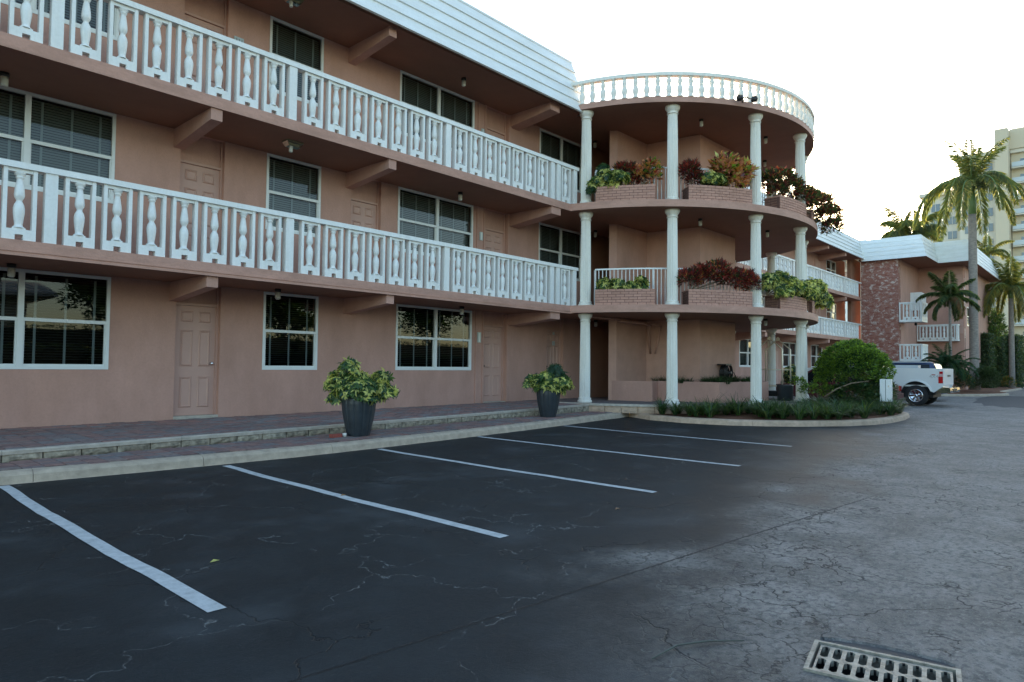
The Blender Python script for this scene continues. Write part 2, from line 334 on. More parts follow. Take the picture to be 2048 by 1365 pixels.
    light = math_('MULTIPLY', math_('MULTIPLY', crack(1.1, .75, .012, 3), sstep(noise(1.3, 3).outputs['Fac'], .44, .58)), sstep(nf, .40, .58))
    seam = math_('ABSOLUTE', math_('SUBTRACT', math_('MULTIPLY_ADD', X, -.10, 2.78), math_('ADD', Y, math_('MULTIPLY', math_('SUBTRACT', nf, .5), .05))))
    seam = math_('MULTIPLY', math_('SUBTRACT', 1.0, sstep(seam, .003, .014)), sstep(X, 9.0, 7.0))
    joint = math_('ABSOLUTE', math_('SUBTRACT', math_('MULTIPLY_ADD', Y, .77, 17.3), math_('ADD', X, math_('MULTIPLY', math_('SUBTRACT', nm, .5), .3)))); joint = math_('MULTIPLY', math_('SUBTRACT', 1.0, sstep(joint, .02, .07)), .8)
    dk = math_('MAXIMUM', math_('MULTIPLY', fine, old), math_('MAXIMUM', math_('MAXIMUM', big, joint), seam))
    lt = math_('MULTIPLY', light, math_('SUBTRACT', 1.0, old))
    col = mixc(math_('MULTIPLY', lt, .85), col, (.20, .205, .20))
    col = mixc(math_('MULTIPLY', dk, .93), col, (.010, .010, .011))
    # aggregate flecks
    fl = sstep(ng, .60, .72); col = mixc(math_('MULTIPLY', fl, math_('MULTIPLY_ADD', old, .35, .12)), col, (.30, .30, .29))
    Lk.new(col, b.inputs['Base Color'])
    ro = math_('MULTIPLY_ADD', old, .14, math_('MULTIPLY_ADD', nm, .25, .46)); Lk.new(ro, b.inputs['Roughness'])
    b.inputs['Specular IOR Level'].default_value = .26
    h = math_('ADD', math_('MULTIPLY', ng, math_('MULTIPLY_ADD', old, .7, .5)), math_('MULTIPLY', nf, .5)); h = math_('SUBTRACT', h, math_('MULTIPLY', math_('MAXIMUM', dk, math_('MULTIPLY', lt, .5)), 2.0))
    h = math_('ADD', h, math_('MULTIPLY', nm, 1.5)); h = math_('ADD', h, math_('MULTIPLY', math_('MULTIPLY', wn_, old), 2.5))
    bp = N.new('ShaderNodeBump'); bp.inputs['Strength'].default_value = .55; bp.inputs['Distance'].default_value = .012; Lk.new(h, bp.inputs['Height']); Lk.new(bp.outputs[0], b.inputs['Normal'])
    return m
m_asphalt = asphalt_mat()
m_patch = mat('asphalt_patch', (.038, .04, .044), .75, var=.3, vscale=9, bump=.5, bscale=120)
def paint_mat():
    m = mat('road_paint', (.62, .63, .62), .6, bump=.3, bscale=80); n = m.node_tree; N = n.nodes; Lk = n.links; b = N['Principled BSDF']
    g = N.new('ShaderNodeNewGeometry'); t = N.new('ShaderNodeTexNoise'); t.inputs['Scale'].default_value = 9; t.inputs['Detail'].default_value = 10; t.inputs['Roughness'].default_value = .8; Lk.new(g.outputs['Position'], t.inputs['Vector'])
    rp = N.new('ShaderNodeValToRGB'); e = rp.color_ramp.elements; e[0].position = .30; e[0].color = (.06, .065, .07, 1); e[1].position = .40; e[1].color = (.40, .42, .42, 1); q = e.new(.6); q.color = (.55, .57, .57, 1)
    Lk.new(t.outputs['Fac'], rp.inputs[0]); Lk.new(rp.outputs[0], b.inputs['Base Color']); return m
m_paint = paint_mat()
def pier_mat():
    m = bpy.data.materials.new('whitewashed_brick'); m.use_nodes = True; n = m.node_tree; N = n.nodes; Lk = n.links; b = N['Principled BSDF']; b.inputs['Roughness'].default_value = .9
    g = N.new('ShaderNodeNewGeometry'); mp = N.new('ShaderNodeMapping'); mp.inputs['Rotation'].default_value = (PI/2, 0, PI/2); Lk.new(g.outputs['Position'], mp.inputs[0])
    sp = N.new('ShaderNodeSeparateXYZ'); Lk.new(g.outputs['Position'], sp.inputs[0]); ad = N.new('ShaderNodeMath'); Lk.new(sp.outputs[0], ad.inputs[0]); Lk.new(sp.outputs[1], ad.inputs[1])
    cb = N.new('ShaderNodeCombineXYZ'); Lk.new(ad.outputs[0], cb.inputs[0]); Lk.new(sp.outputs[2], cb.inputs[1])
    br = N.new('ShaderNodeTexBrick'); br.inputs['Scale'].default_value = 1; br.inputs['Brick Width'].default_value = .24; br.inputs['Row Height'].default_value = .085; br.inputs['Mortar Size'].default_value = .008
    br.inputs['Color1'].default_value = (.27, .085, .06, 1); br.inputs['Color2'].default_value = (.36, .15, .11, 1); br.inputs['Mortar'].default_value = (.26, .15, .12, 1); Lk.new(cb.outputs[0], br.inputs[0])
    t = N.new('ShaderNodeTexNoise'); t.inputs['Scale'].default_value = 3.6; t.inputs['Detail'].default_value = 10; t.inputs['Roughness'].default_value = .82; t.inputs['Distortion'].default_value = .4
    m2 = N.new('ShaderNodeMapping'); m2.inputs['Scale'].default_value = (1, 1, 1.6); Lk.new(g.outputs['Position'], m2.inputs[0]); Lk.new(m2.outputs[0], t.inputs['Vector'])
    rp = N.new('ShaderNodeValToRGB'); rp.color_ramp.elements[0].position = .515; rp.color_ramp.elements[1].position = .60; Lk.new(t.outputs['Fac'], rp.inputs[0])
    mx = N.new('ShaderNodeMix'); mx.data_type = 'RGBA'; Lk.new(rp.outputs[0], mx.inputs[0]); Lk.new(br.outputs[0], mx.inputs[6]); mx.inputs[7].default_value = (.62, .52, .46, 1); Lk.new(mx.outputs[2], b.inputs['Base Color'])
    bp = N.new('ShaderNodeBump'); bp.inputs['Strength'].default_value = .5; bp.inputs['Distance'].default_value = .01; Lk.new(br.outputs['Fac'], bp.inputs['Height']); bp.invert = True; Lk.new(bp.outputs[0], b.inputs['Normal'])
    return m
m_pier = pier_mat()
# ------------------------------------------------------------------ ground
def lerp(a, b, t): return a+(b-a)*t
def ip(x, xs, ys): return float(np.interp(x, xs, ys))
gA = Vector((3.505, 1.15, 0)); gu = Vector((.185, -.983, 0)).normalized(); gv = Vector((-.983, -.185, 0)).normalized(); GL, GW = .60, .375
hc = [gA+gu*.012+gv*.012, gA+gu*(GL-.012)+gv*.012, gA+gu*(GL-.012)+gv*(GW-.012), gA+gu*.012+gv*(GW-.012)]
b = MB(); S = 260
oc = [(S+100, S, 0), (S+100, -S, 0), (-S, -S, 0), (-S, S, 0)]
b.add([tuple(c) for c in hc]+oc, [(0, 1, 5, 4)[::-1], (1, 2, 6, 5)[::-1], (2, 3, 7, 6)[::-1], (3, 0, 4, 7)[::-1]])
ground = b.build('asphalt_ground', m_asphalt, kind='structure')
if ground.data.polygons[0].normal.z < 0: ground.data.flip_normals()
tag(ground, 'dark sealed parking asphalt wearing to cracked grey on the drive')
# crumbled sunken rim round the grate: irregular proud lumps of old asphalt
b = MB()
for i in range(5):
    pass
# grate (a thing set in the ground)
gr = thing('drain_grate', tuple(gA), 'rectangular steel storm drain grate with two rows of slots set in the drive', 'drain grate')
def GP(a, c, z): q = gA+gu*a+gv*c; return (q.x, q.y, z)
b = MB()
def gbox(bb, a0, a1, c0, c1, z0, z1, mi=0):
    V = [GP(a, c, z) for z in (z0, z1) for c in (c0, c1) for a in (a0, a1)]
    bb.add(V, [(4,5,7,6)], 0); bb.add(V, [(0,2,3,1),(0,1,5,4),(2,6,7,3),(0,4,6,2),(1,3,7,5)], mi)
for q in ((0, GL, 0, .02), (0, GL, GW-.02, GW), (0, .02, .0201, GW-.0201), (GL-.02, GL, .0201, GW-.0201)): gbox(b, *q, -.06, .012)
b.build('outer_frame', m_steelw, gr)
b = MB(); x0, x1, y0, y1 = .032, GL-.032, .032, GW-.032; nS = 10; pw = (x1-x0)/nS; sw = .034
rows = [(y0+.016, y0+.144), (y1-.144, y1-.016)]
gbox(b, x0, x1, y0, rows[0][0], -.010, .004, 1); gbox(b, x0, x1, rows[0][1], rows[1][0], -.010, .004, 1); gbox(b, x0, x1, rows[1][1], y1, -.010, .004, 1)
for rr in rows:
    edges = [x0]
    for i in range(nS): c = x0+pw*(i+.5); edges += [c-sw/2, c+sw/2]
    edges.append(x1)
    for i in range(0, len(edges), 2): gbox(b, edges[i], edges[i+1], rr[0], rr[1], -.010, .004, 1)
    for i in range(nS):                                       # rounded slot ends
        c = x0+pw*(i+.5)
        for (yy, s_) in ((rr[0], 1), (rr[1], -1)):
            for sx in (-1, 1):
                b.add([GP(c+sx*sw/2, yy, .004), GP(c+sx*sw/2, yy+s_*.012, .004), GP(c+sx*sw/6, yy+s_*.002, .004), GP(c+sx*sw/2, yy, -.02), GP(c+sx*sw/2, yy+s_*.012, -.02), GP(c+sx*sw/6, yy+s_*.002, -.02)], [(0,1,2),(1,4,5,2),(0,2,5,3)])
b.build('slotted_plate', [m_steelw, m_dark], gr)  # slot sides are steel coloured near-black to put shade in the slots
b = MB(); zb = -.6
b.add([GP(.013, .013, -.001), GP(GL-.013, .013, -.001), GP(GL-.013, GW-.013, -.001), GP(.013, GW-.013, -.001), GP(.013, .013, zb), GP(GL-.013, .013, zb), GP(GL-.013, GW-.013, zb), GP(.013, GW-.013, zb)],
      [(0,1,5,4),(1,2,6,5),(2,3,7,6),(3,0,4,7),(4,5,6,7)])
b.build('catch_basin', m_dark, gr)
# concrete collar repair beside the grate, slightly sunken ridge
b = MB(); ptsr = []
for i in range(15):
    t = i/14; a = lerp(.02, .58, t); c = -.03-.055*math.sin(PI*t)**.7-.012*random.random()
    ptsr.append((a, c))
for i in range(14):
    (a0, c0), (a1, c1) = ptsr[i], ptsr[i+1]
    b.add([GP(a0, c0, .001), GP(a1, c1, .001), GP(a1, c1-.014, .013), GP(a0, c0-.014, .013), GP(a0, c0-.05, .0015), GP(a1, c1-.05, .0015)], [(0,1,2,3),(3,2,5,4)])
b.build('broken_asphalt_lip', m_asphalt, gr)
b = MB(); vs_ = []
for (a_, c_) in ptsr: vs_ += [GP(a_, -.001, .0015), GP(a_, c_-.001, .0022)]
b.add(vs_, [(2*i, 2*i+2, 2*i+3, 2*i+1) for i in range(14)]); b.build('sunken_collar', m_patch, gr)

# parking lines (paint, 4 mm proud)
LN = [((1.67, 8.86), (1.66, 3.66)), ((3.98, 8.66), (3.90, 3.61)), ((6.46, 8.72), (6.40, 3.74)), ((8.93, 8.98), (8.94, 3.91)), ((11.97, 9.30), (11.83, 4.25))]
for k, ((xa, ya), (xb, yb)) in enumerate(LN):
    b = MB(); n = 26; vs_ = []; wd = .052; bow = [.028, .035, .04, .04, .05][k]
    for i in range(n+1):
        t = i/n; x = lerp(xa, xb, t)-bow*math.sin(PI*t)+.006*math.sin(t*17+k)+random.uniform(-.003, .003); y = lerp(ya, yb, t)
        e = random.uniform(-.004, .004); vs_ += [(x-wd+e, y, .004), (x+wd+e, y, .004)]
    b.add(vs_, [(2*i, 2*i+1, 2*i+3, 2*i+2) for i in range(n)])
    o = b.build('parking_line', m_paint, ground)
    if o.data.polygons[0].normal.z < 0: o.data.flip_normals()
# darker square-cut patch far along the drive
b = MB(); pp = [(29.5, 2.3), (30.6, 3.0), (30.2, 3.25), (31.3, 3.7), (31.0, 3.95), (33.5, 4.35), (33.0, 4.6), (37, 4.95), (38, 5.2), (44, 5.2), (44, 2.9), (44, .4), (34, .6)]
b.add([(x, y, .004) for x, y in pp], [tuple(range(len(pp)))]); o = b.build('asphalt_patch', m_patch, ground)
if o.data.polygons[0].normal.z < 0: o.data.flip_normals()

# ------------------------------------------------------------------ curb of the near wing and the island
CP = [(-5, 9.35), (-1.5, 9.15), (1.65, 8.93), (3.12, 8.83), (5.04, 8.76), (6.6, 8.84), (8.2, 8.98), (10.45, 9.20), (12.5, 9.46), (14.2, 9.70), (15.45, 9.82)]
IP = [(15.45, 9.82), (14.95, 8.9), (14.78, 7.95), (15.0, 6.85), (15.45, 6.15), (16.0, 5.55), (17.1, 4.78), (18.0, 4.47), (18.9, 4.33), (20.3, 4.33), (21.7, 4.5), (22.6, 4.95), (23.05, 5.8), (23.1, 7.5), (23.0, 8.9)]
def resample(P, st):
    out = [Vector((*P[0], 0))]; acc = 0
    V = [Vector((*p, 0)) for p in P]
    for a, c in zip(V, V[1:]):
        L = (c-a).length; n = max(1, round(L/st))
        for i in range(1, n+1): out.append(a.lerp(c, i/n))
    return out
def nrm(P, i):
    a = P[max(i-1, 0)]; c = P[min(i+1, len(P)-1)]; d = (c-a).normalized(); return Vector((-d.y, d.x, 0))
def curb(P, name, label, seg=6, st=.3, mt=None):
    R_ = resample(P, st); N_ = [nrm(R_, i) for i in range(len(R_))]
    base = None; i = 0
    prof = [(0, 0), (.018, .09), (.04, .118), (.075, .13), (.17, .135), (.17, .0)]
    cb = MB(); vs_ = []
    for p, n in zip(R_, N_): vs_ += [p+n*.03+Vector((0, 0, .1)), p+n*.16+Vector((0, 0, .115)), p+n*.03]
    cb.add(vs_, [(3*i, 3*i+1, 3*i+4, 3*i+3) for i in range(len(R_)-1)]+[(3*i+2, 3*i, 3*i+3, 3*i+5) for i in range(len(R_)-1)])
    base = tag(cb.build(name, m_mortar, kind='structure'), label)
    i = 0
    while i < len(R_)-1:
        j = min(i+seg, len(R_)-1); b = MB(); vs_ = []
        for k in range(i, j+1):
            p, n = R_[k], N_[k]; p = p.copy()
            if k == i and i: p += (R_[k+1]-p).normalized()*.006
            for (o_, z) in prof: vs_.append(p+n*(o_+random.uniform(-.002, .002))+Vector((0, 0, z)))
        m = len(prof); fs_ = [(q*m+t, q*m+t+1, (q+1)*m+t+1, (q+1)*m+t) for q in range(j-i) for t in range(m-1)]
        b.add(vs_, fs_, 0, False); fs2 = [tuple(range(m)), tuple(range((j-i)*m, (j-i+1)*m))[::-1]]
        b.add([vs_[q] for q in range(m)], [tuple(range(m))]); b.add([vs_[(j-i)*m+q] for q in range(m)], [tuple(range(m))[::-1]])
        b.build('curb_stone', mt or m_conc, base); i = j
    return R_, N_
cR, cN = curb(CP, 'curb', 'worn concrete kerb between the parking bays and the brick paved walk')
iR, iN = curb(IP, 'island_curb', 'rounded concrete kerb round the planted island below the round tower', mt=m_conc2)
# white paint dribble along curb foot
b = MB(); vs_ = []
for k, (p, n) in enumerate(zip(cR, cN)):
    vs_ += [p-n*(.018+.012*random.random())+Vector((0, 0, .003)), p+n*.004+Vector((0, 0, .003))]
b.add(vs_, [(2*i, 2*i+1, 2*i+3, 2*i+2) for i in range(len(cR)-1)]); o = b.build('curb_foot_line', m_conc, ground)
if o.data.polygons[0].normal.z < 0: o.data.flip_normals()

# ------------------------------------------------------------------ walks
SX = [-5, 1.79, 3.5, 5.83, 9.47, 12.91, 15.2]; SY = [9.95, 9.80, 9.92, 10.06, 10.36, 10.52, 10.62]
WY = 12.65
def ys(x): return ip(x, SX, SY)
def zf(x, y): 
    a = ip(x, [1.8, 9.5, 15], [.272, .288, .335]); c = ip(x, [5, 15], [.312, .355]); t = min(1, max(0, (y-ys(x))/(WY-ys(x)))); return lerp(a, c, t)
def cy(x): return ip(x, [p[0] for p in CP], [p[1] for p in CP])+.17
b = MB(); vs_ = []; xs_ = [x for x in np.arange(-5, 15.3, .5)]
for x in xs_: vs_ += [(x, cy(x)-.02, .128), (x, ys(x)+.1, .128)]
b.add(vs_, [(2*i, 2*i+2, 2*i+3, 2*i+1) for i in range(len(xs_)-1)])
low = tag(b.build('lower_walk', m_mortar, kind='structure'), 'narrow strip of clay pavers between kerb and stone step')
b = MB(); vs_ = []; xs2 = [x for x in np.arange(-5, 15.6, .5)]
for x in xs2: vs_ += [(x, ys(x)+.08, zf(x, ys(x))-.012), (x, WY+.05, zf(x, WY)-.012)]
b.add(vs_, [(2*i, 2*i+2, 2*i+3, 2*i+1) for i in range(len(xs2)-1)])
upw = tag(b.build('covered_walk', m_mortar, kind='structure'), 'raised walk of reddish clay pavers along the ground floor wall')
pm = MB().bevbox(-.102, .102, -.068, .068, -.04, 0, .006).mesh('paver', m_paver)
pm2 = MB().bevbox(-.102, .102, -.141, -.003, -.04, 0, .006).mesh('paver', m_paver)
def pave(parent, y0f, y1f, zfn, xa=-5, xb=15.3):
    cells = []
    px, py = .212, .144; c = 0; x = xa
    while x < xb:
        y = 8.5-(px if 0 else 0)+(c % 2)*py/2
        while y < 12.7:
            if y-py/2 > y0f(x) and y+py/2 < y1f(x): cells.append((x, y))
            y += py
        x += px; c += 1
    vis = [q for q in cells if q[0] > 1.3 and q[0]/max(q[1], .1) > math.tan(math.radians(90-42.4-37.6-3))]
    vis.sort(key=lambda q: q[0]**2+q[1]**2); near = set(vis[:300]); 
    for q in vis[:300]:
        o = inst('paver', pm, (q[0], q[1], zfn(*q)+random.uniform(-.002, .003)), parent, random.uniform(-.012, .012)); o.rotation_euler.x = random.uniform(-.01, .01)
    rest = MB()
    cols_ = 0
    for q in cells:
        if q in near: continue
        z = zfn(*q)+random.uniform(-.002, .003); e = .006
        rest.add([(q[0]-.102, q[1]-.068, z-.012), (q[0]+.102, q[1]-.068, z-.012), (q[0]+.102, q[1]+.068, z-.012), (q[0]-.102, q[1]+.068, z-.012),
                  (q[0]-.096, q[1]-.062, z), (q[0]+.096, q[1]-.062, z), (q[0]+.096, q[1]+.062, z), (q[0]-.096, q[1]+.062, z)],
                 [(4,5,6,7),(0,1,5,4),(1,2,6,5),(2,3,7,6),(3,0,4,7)], random.randrange(4))
    pmats = [mat('clay_paver_%s' % w_, c_, .8, var=.2, vscale=15, bump=.4) for w_, c_ in (('rose', (.25,.15,.135)), ('grey', (.21,.19,.19)), ('red', (.30,.165,.14)), ('brown', (.20,.14,.13)))]
    rest.build('paver_field', pmats, parent, 'stuff')
pave(low, lambda x: cy(x)-.03, lambda x: ys(x)+.04, lambda x, y: .142)
pave(upw, lambda x: ys(x)+.09, lambda x: WY, zf)
# split-face block step with its coping
sR = [Vector((x, ys(x), 0)) for x in np.arange(-4.9, 15.2, .42)]
b = MB()
for a, c in zip(sR, sR[1:]):
    za = zf(a.x, a.y)-.05; b.add([a+Vector((0, .03, .1)), c+Vector((0, .03, .1)), c+Vector((0, .03, za)), a+Vector((0, .03, za))], [(0, 1, 2, 3)])
step = tag(b.build('block_step', m_groove if 0 else m_mortar), 'low split face block step with pale coping between the two paved walks', 'step')
def splitblock(b, a, c, z0, z1, dep=.12, rough=.014):
    d = (c-a).normalized(); n = Vector((-d.y, d.x, 0)); L = (c-a).length; nx, nz = 5, 3; vs_ = []
    for iz in range(nz+1):
        for ix in range(nx+1):
            e = ix in (0, nx) or iz in (0, nz)
            vs_.append(a+d*(.008+(L-.016)*ix/nx)-n*((0 if e else .008+rough*random.random()))+Vector((0, 0, lerp(z0, z1, iz/nz))))
    fs_ = [(iz*(nx+1)+ix, iz*(nx+1)+ix+1, (iz+1)*(nx+1)+ix+1, (iz+1)*(nx+1)+ix) for iz in range(nz) for ix in range(nx)]
    b.add(vs_, fs_)
    p0, p1, p2, p3 = vs_[0], vs_[nx], vs_[-1], vs_[nz*(nx+1)]
    b.add([p3, p2, p2+n*dep, p3+n*dep, p0, p1, p1+n*dep, p0+n*dep], [(0,1,2,3),(4,0,3,7),(1,5,6,2)])
for a, c in zip(sR, sR[1:]):
    b = MB(); splitblock(b, a, c, .13, min(zf(a.x, a.y), zf(c.x, c.y))-.048); b.build('step_block', m_block, step)
for a, c in zip(sR, sR[1:]):
    d = (c-a).normalized(); n = Vector((-d.y, d.x, 0)); z1 = zf(a.x, a.y); z2 = zf(c.x, c.y); b = MB(); vs_ = []
    nx = 4
    for i in range(nx+1):
        q = a.lerp(c, i/nx); z = lerp(z1, z2, i/nx); j = random.uniform(0, .008)
        vs_ += [q-n*(.012+j)+Vector((0, 0, z-.05)), q-n*(.014+j)+Vector((0, 0, z-.008)), q-n*(.004+j)+Vector((0, 0, z+.002)), q+n*.085+Vector((0, 0, z+.003))]
    b.add(vs_, [(4*i+k, 4*i+4+k, 4*i+5+k, 4*i+1+k) for i in range(nx) for k in range(3)]); b.build('coping', m_coping, step)

# ------------------------------------------------------------------ small builders for houses
def wall_open(name, x0, x1, z0, z1, y, ops, parent, m, dep=.20, front=-1):
    """wall facing -Y with real openings and reveals; ops = (x0,x1,z0,z1)"""
    xs_ = sorted({x0, x1, *[q for o in ops for q in o[:2]]}); zs_ = sorted({z0, z1, *[q for o in ops for q in o[2:]]}); b = MB()
    for i in range(len(xs_)-1):
        for j in range(len(zs_)-1):
            cx, cz = (xs_[i]+xs_[i+1])/2, (zs_[j]+zs_[j+1])/2
            if any(o[0] < cx < o[1] and o[2] < cz < o[3] for o in ops): continue
            b.add([(xs_[i], y, zs_[j]), (xs_[i+1], y, zs_[j]), (xs_[i+1], y, zs_[j+1]), (xs_[i], y, zs_[j+1])], [(0,1,2,3)])
    for o in ops:
        a, c, d, e = o
        b.add([(a, y, d), (c, y, d), (c, y, e), (a, y, e), (a, y+dep, d), (c, y+dep, d), (c, y+dep, e), (a, y+dep, e)], [(0,4,5,1),(1,5,6,2),(2,6,7,3),(3,7,4,0)])
    return b.build(name, m, parent)
def room(b, o, y, dep=1.3):
    a, c, d, e = o; a -= .1; c += .1; d -= .1; e += .05
    b.add([(a, y, d), (c, y, d), (c, y, e), (a, y, e), (a, y+dep, d), (c, y+dep, d), (c, y+dep, e), (a, y+dep, e)], [(0,4,7,3),(1,2,6,5),(4,5,6,7),(3,7,6,2),(0,1,5,4)])
def window(parent, o, y, lights=2, tilt=.9, drop=1.0, curtain=False, tapes=True, fr=.05):
    """frame set in the opening; each pane and the slatted blind behind are sub-parts"""
    x0, x1, z0, z1 = o; ya, yb = y-.012, y+.055; b = MB(); zm = lerp(z0, z1, .5)
    b.box(x0, x1, ya, yb, z0, z0+fr); b.box(x0, x1, ya, yb, z1-fr, z1); b.box(x0, x0+fr, ya, yb, z0+fr, z1-fr); b.box(x1-fr, x1, ya, yb, z0+fr, z1-fr)
    W = x1-x0; mull = .08; panes = []; xa = x0+fr; lw = (W-2*fr-mull*(lights-1))/lights
    for k in range(lights):
        xb = xa+lw
        if k < lights-1: b.box(xb, xb+mull, ya-.006, yb, z0+fr, z1-fr)
        b.box(xa, xb, ya+.004, yb, zm-.025, zm+.03)
        s = .022                                              # lower sash rails
        b.box(xa, xa+s, ya+.02, yb, z0+fr, zm-.025); b.box(xb-s, xb, ya+.02, yb, z0+fr, zm-.025); b.box(xa+s, xb-s, ya+.02, yb, z0+fr, z0+fr+.035)
        panes += [(xa+s, xb-s, z0+fr+.035, zm-.025, .04), (xa, xb, zm+.03, z1-fr, .025)]; xa = xb+mull
    fo = b.build('window', m_frame, parent)
    for (a, c, d, e, dy) in panes:
        MB().add([(a, y+dy, d), (c, y+dy, d), (c, y+dy, e), (a, y+dy, e)], [(0,1,2,3)]).build('pane', m_glass, fo)
    b = MB(); top = z1-fr-.03; bot = lerp(top, z0+fr+.03, drop); yy = y+.12; sl = .048
    nS_ = int((top-bot)/.044)
    for i in range(nS_):
        z = top-i*.044; dz = sl/2*math.sin(tilt); dy = sl/2*math.cos(tilt)
        b.add([(x0+.03, yy-dy, z-dz), (x1-.03, yy-dy, z-dz), (x1-.03, yy+dy, z+dz), (x0+.03, yy+dy, z+dz)], [(0,1,2,3)])
    if tapes:
        nt_ = max(2, int(W/.36)); 
        for i in range(nt_):
            cx = x0+W*(i+.5)/nt_; b.box(cx-.018, cx+.018, yy-.034, yy-.032, bot, top, 1)
    b.build('blind', [m_blind_dark if tilt < .5 else m_blind, m_tape], fo, None)
    if curtain:
        b = MB(); n = int(W/.07); vs_ = []
        for i in range(n+1): x = x0+W*i/n; d = yy+.08+.03*math.sin(i*1.9); vs_ += [(x, d, z0), (x, d, z1)]
        b.add(vs_, [(2*i, 2*i+2, 2*i+3, 2*i+1) for i in range(n)], 0, True); b.build('curtain', m_curtain, fo)
    return fo
def door(parent, x0, x1, z0, zt, y, top=None, knob=1, style=6, m=m_door, axis=None):
    """x0..x1 clear opening, zt door height, top = soffit: transom panel between"""
    b = MB(); jam = .035; yd = y+.13
    b.box(x0, x0+jam, y+.09, y+.19, z0, top or zt); b.box(x1-jam, x1, y+.09, y+.19, z0, top or zt); b.box(x0+jam, x1-jam, y+.09, y+.19, zt, zt+.045)
    b.box(x0+jam, x1-jam, yd, yd+.04, z0+.02, zt-.004)
    do = b.build('door', m, parent)
    xa, xb = x0+jam+.10, x1-jam-.10; xm = (x0+x1)/2; H = zt-z0
    rows_ = [(.08, .36), (.45, .78), (.85, .95)] if style == 6 else [(.08, .36), (.45, .78), (.83, .95)]
    for (ra, rb) in rows_:
        for (a, c) in ((xa, xm-.05), (xm+.05, xb)):
            p = MB(); d, e = z0+H*ra, z0+H*rb; g_ = .022
            p.add([(a, yd-.001, d), (c, yd-.001, d), (c, yd-.001, e), (a, yd-.001, e), (a+g_, yd-.022, d+g_), (c-g_, yd-.022, d+g_), (c-g_, yd-.022, e-g_), (a+g_, yd-.022, e-g_),
                   (a+2*g_, yd-.004, d+2*g_), (c-2*g_, yd-.004, d+2*g_), (c-2*g_, yd-.004, e-2*g_), (a+2*g_, yd-.004, e-2*g_)],
                  [(0,1,5,4),(1,2,6,5),(2,3,7,6),(3,0,4,7),(4,5,9,8),(5,6,10,9),(6,7,11,10),(7,4,8,11),(8,9,10,11)])
            p.build('panel', m, do)
    if knob:
        kx = (x1-jam-.07) if knob > 0 else (x0+jam+.07); k = MB(); pr = [(.03, 0), (.03, .008), (.012, .012), (.012, .035), (.028, .045), (.03, .06), (.018, .072)]
        k.lathe(pr, 12); k.v = [(kx+v[0], yd-v[2], z0+.98+v[1]) for v in k.v]; k.f = [q[::-1] for q in k.f]; k.build('knob', m_chrome if knob > 0 else m_brass, do)
        if knob < 0: 
            k = MB(); k.lathe([(.025, 0), (.025, .015), (.015, .02)], 10); k.v = [(kx+v[0], yd-v[2], z0+1.1+v[1]) for v in k.v]; k.f = [q[::-1] for q in k.f]; k.build('deadbolt', m_brass, do)
    if top: MB().box(x0+jam, x1-jam, y+.12, y+.14, zt+.045, top).build('transom_panel', m_wall, do)
    MB().box(x0+.001, x1-.001, y-.01, y+.15, z0-.04, z0+.018).build('threshold', m_coping, do)
    return do
# baluster panel of the walkway railings
def slab_mesh(b, pts, z0, z1, mi_s=0, mi_t=1):
    n = len(pts); vs_ = [(p[0], p[1], z0) for p in pts]+[(p[0], p[1], z1) for p in pts]
    b.add(vs_, [tuple(range(n))[::-1]], mi_s); b.add(vs_, [tuple(range(n, 2*n))], mi_t)
    b.add(vs_, [(i, (i+1) % n, n+(i+1) % n, n+i) for i in range(n)], mi_t)
BH = .985
def baluster_panel_mesh():
    b = MB(); w_ = .385; u_ = .048; d = .055
    b.box(-w_/2, -w_/2+u_, -d, d, 0, BH); b.box(w_/2-u_, w_/2, -d, d, 0, BH); b.box(-w_/2+u_, w_/2-u_, -d*.8, d*.8, BH-.05, BH)
    b.box(-w_/2+u_, w_/2-u_, -d, d, .078, .15); b.box(-w_/2+u_, -.047, -d, d, 0, .078); b.box(.047, w_/2-u_, -d, d, 0, .078)
    b.box(-.075, .075, -.045, .045, .15, .172); pass
    pr = [(.062, .172), (.060, .185), (.044, .20), (.043, .225), (.052, .30), (.060, .38), (.061, .44), (.052, .49), (.034, .53), (.031, .545), (.036, .56), (.052, .595),
          (.056, .63), (.052, .69), (.042, .77), (.034, .83), (.033, .85), (.044, .862), (.046, .876), (.036, .886), (.058, .905), (.060, BH-.05)]
    b.lathe([(q*1.14, z) for q, z in pr], 12, cap=False); return b.mesh('baluster_panel', m_white)
bpm = baluster_panel_mesh()
b = MB(); b.box(-.075, .075, -.065, .065, 0, BH); postm = b.mesh('post', m_white)
def railing(parent, y, z, panels, posts, xa, xb, zs=1.0):
    b = MB(); zt = z+BH*zs; b.box(xa, xb, y-.085, y+.085, zt, zt+.085*zs)
    ra = b.build('balcony_railing', m_white, parent)
    for x in panels: inst('baluster_panel', bpm, (x, y, z), ra, 0, (1, 1, zs))
    for x in posts: inst('post', postm, (x, y, z), ra, 0, (1, 1, zs))
    return ra
PANX = [.37+.4933*0]; 
def bay(x0): return [x0+.36+.4885*i for i in range(7)]
posts_ = [-4.78, -1.13, 2.52, 6.17, 9.98, 13.70, 13.95, 14.68]
panels_ = bay(-4.78)+bay(-1.13)+bay(2.52)+[6.60+.5*i for i in range(7)]+[10.37+.49*i for i in range(7)]+[14.29]

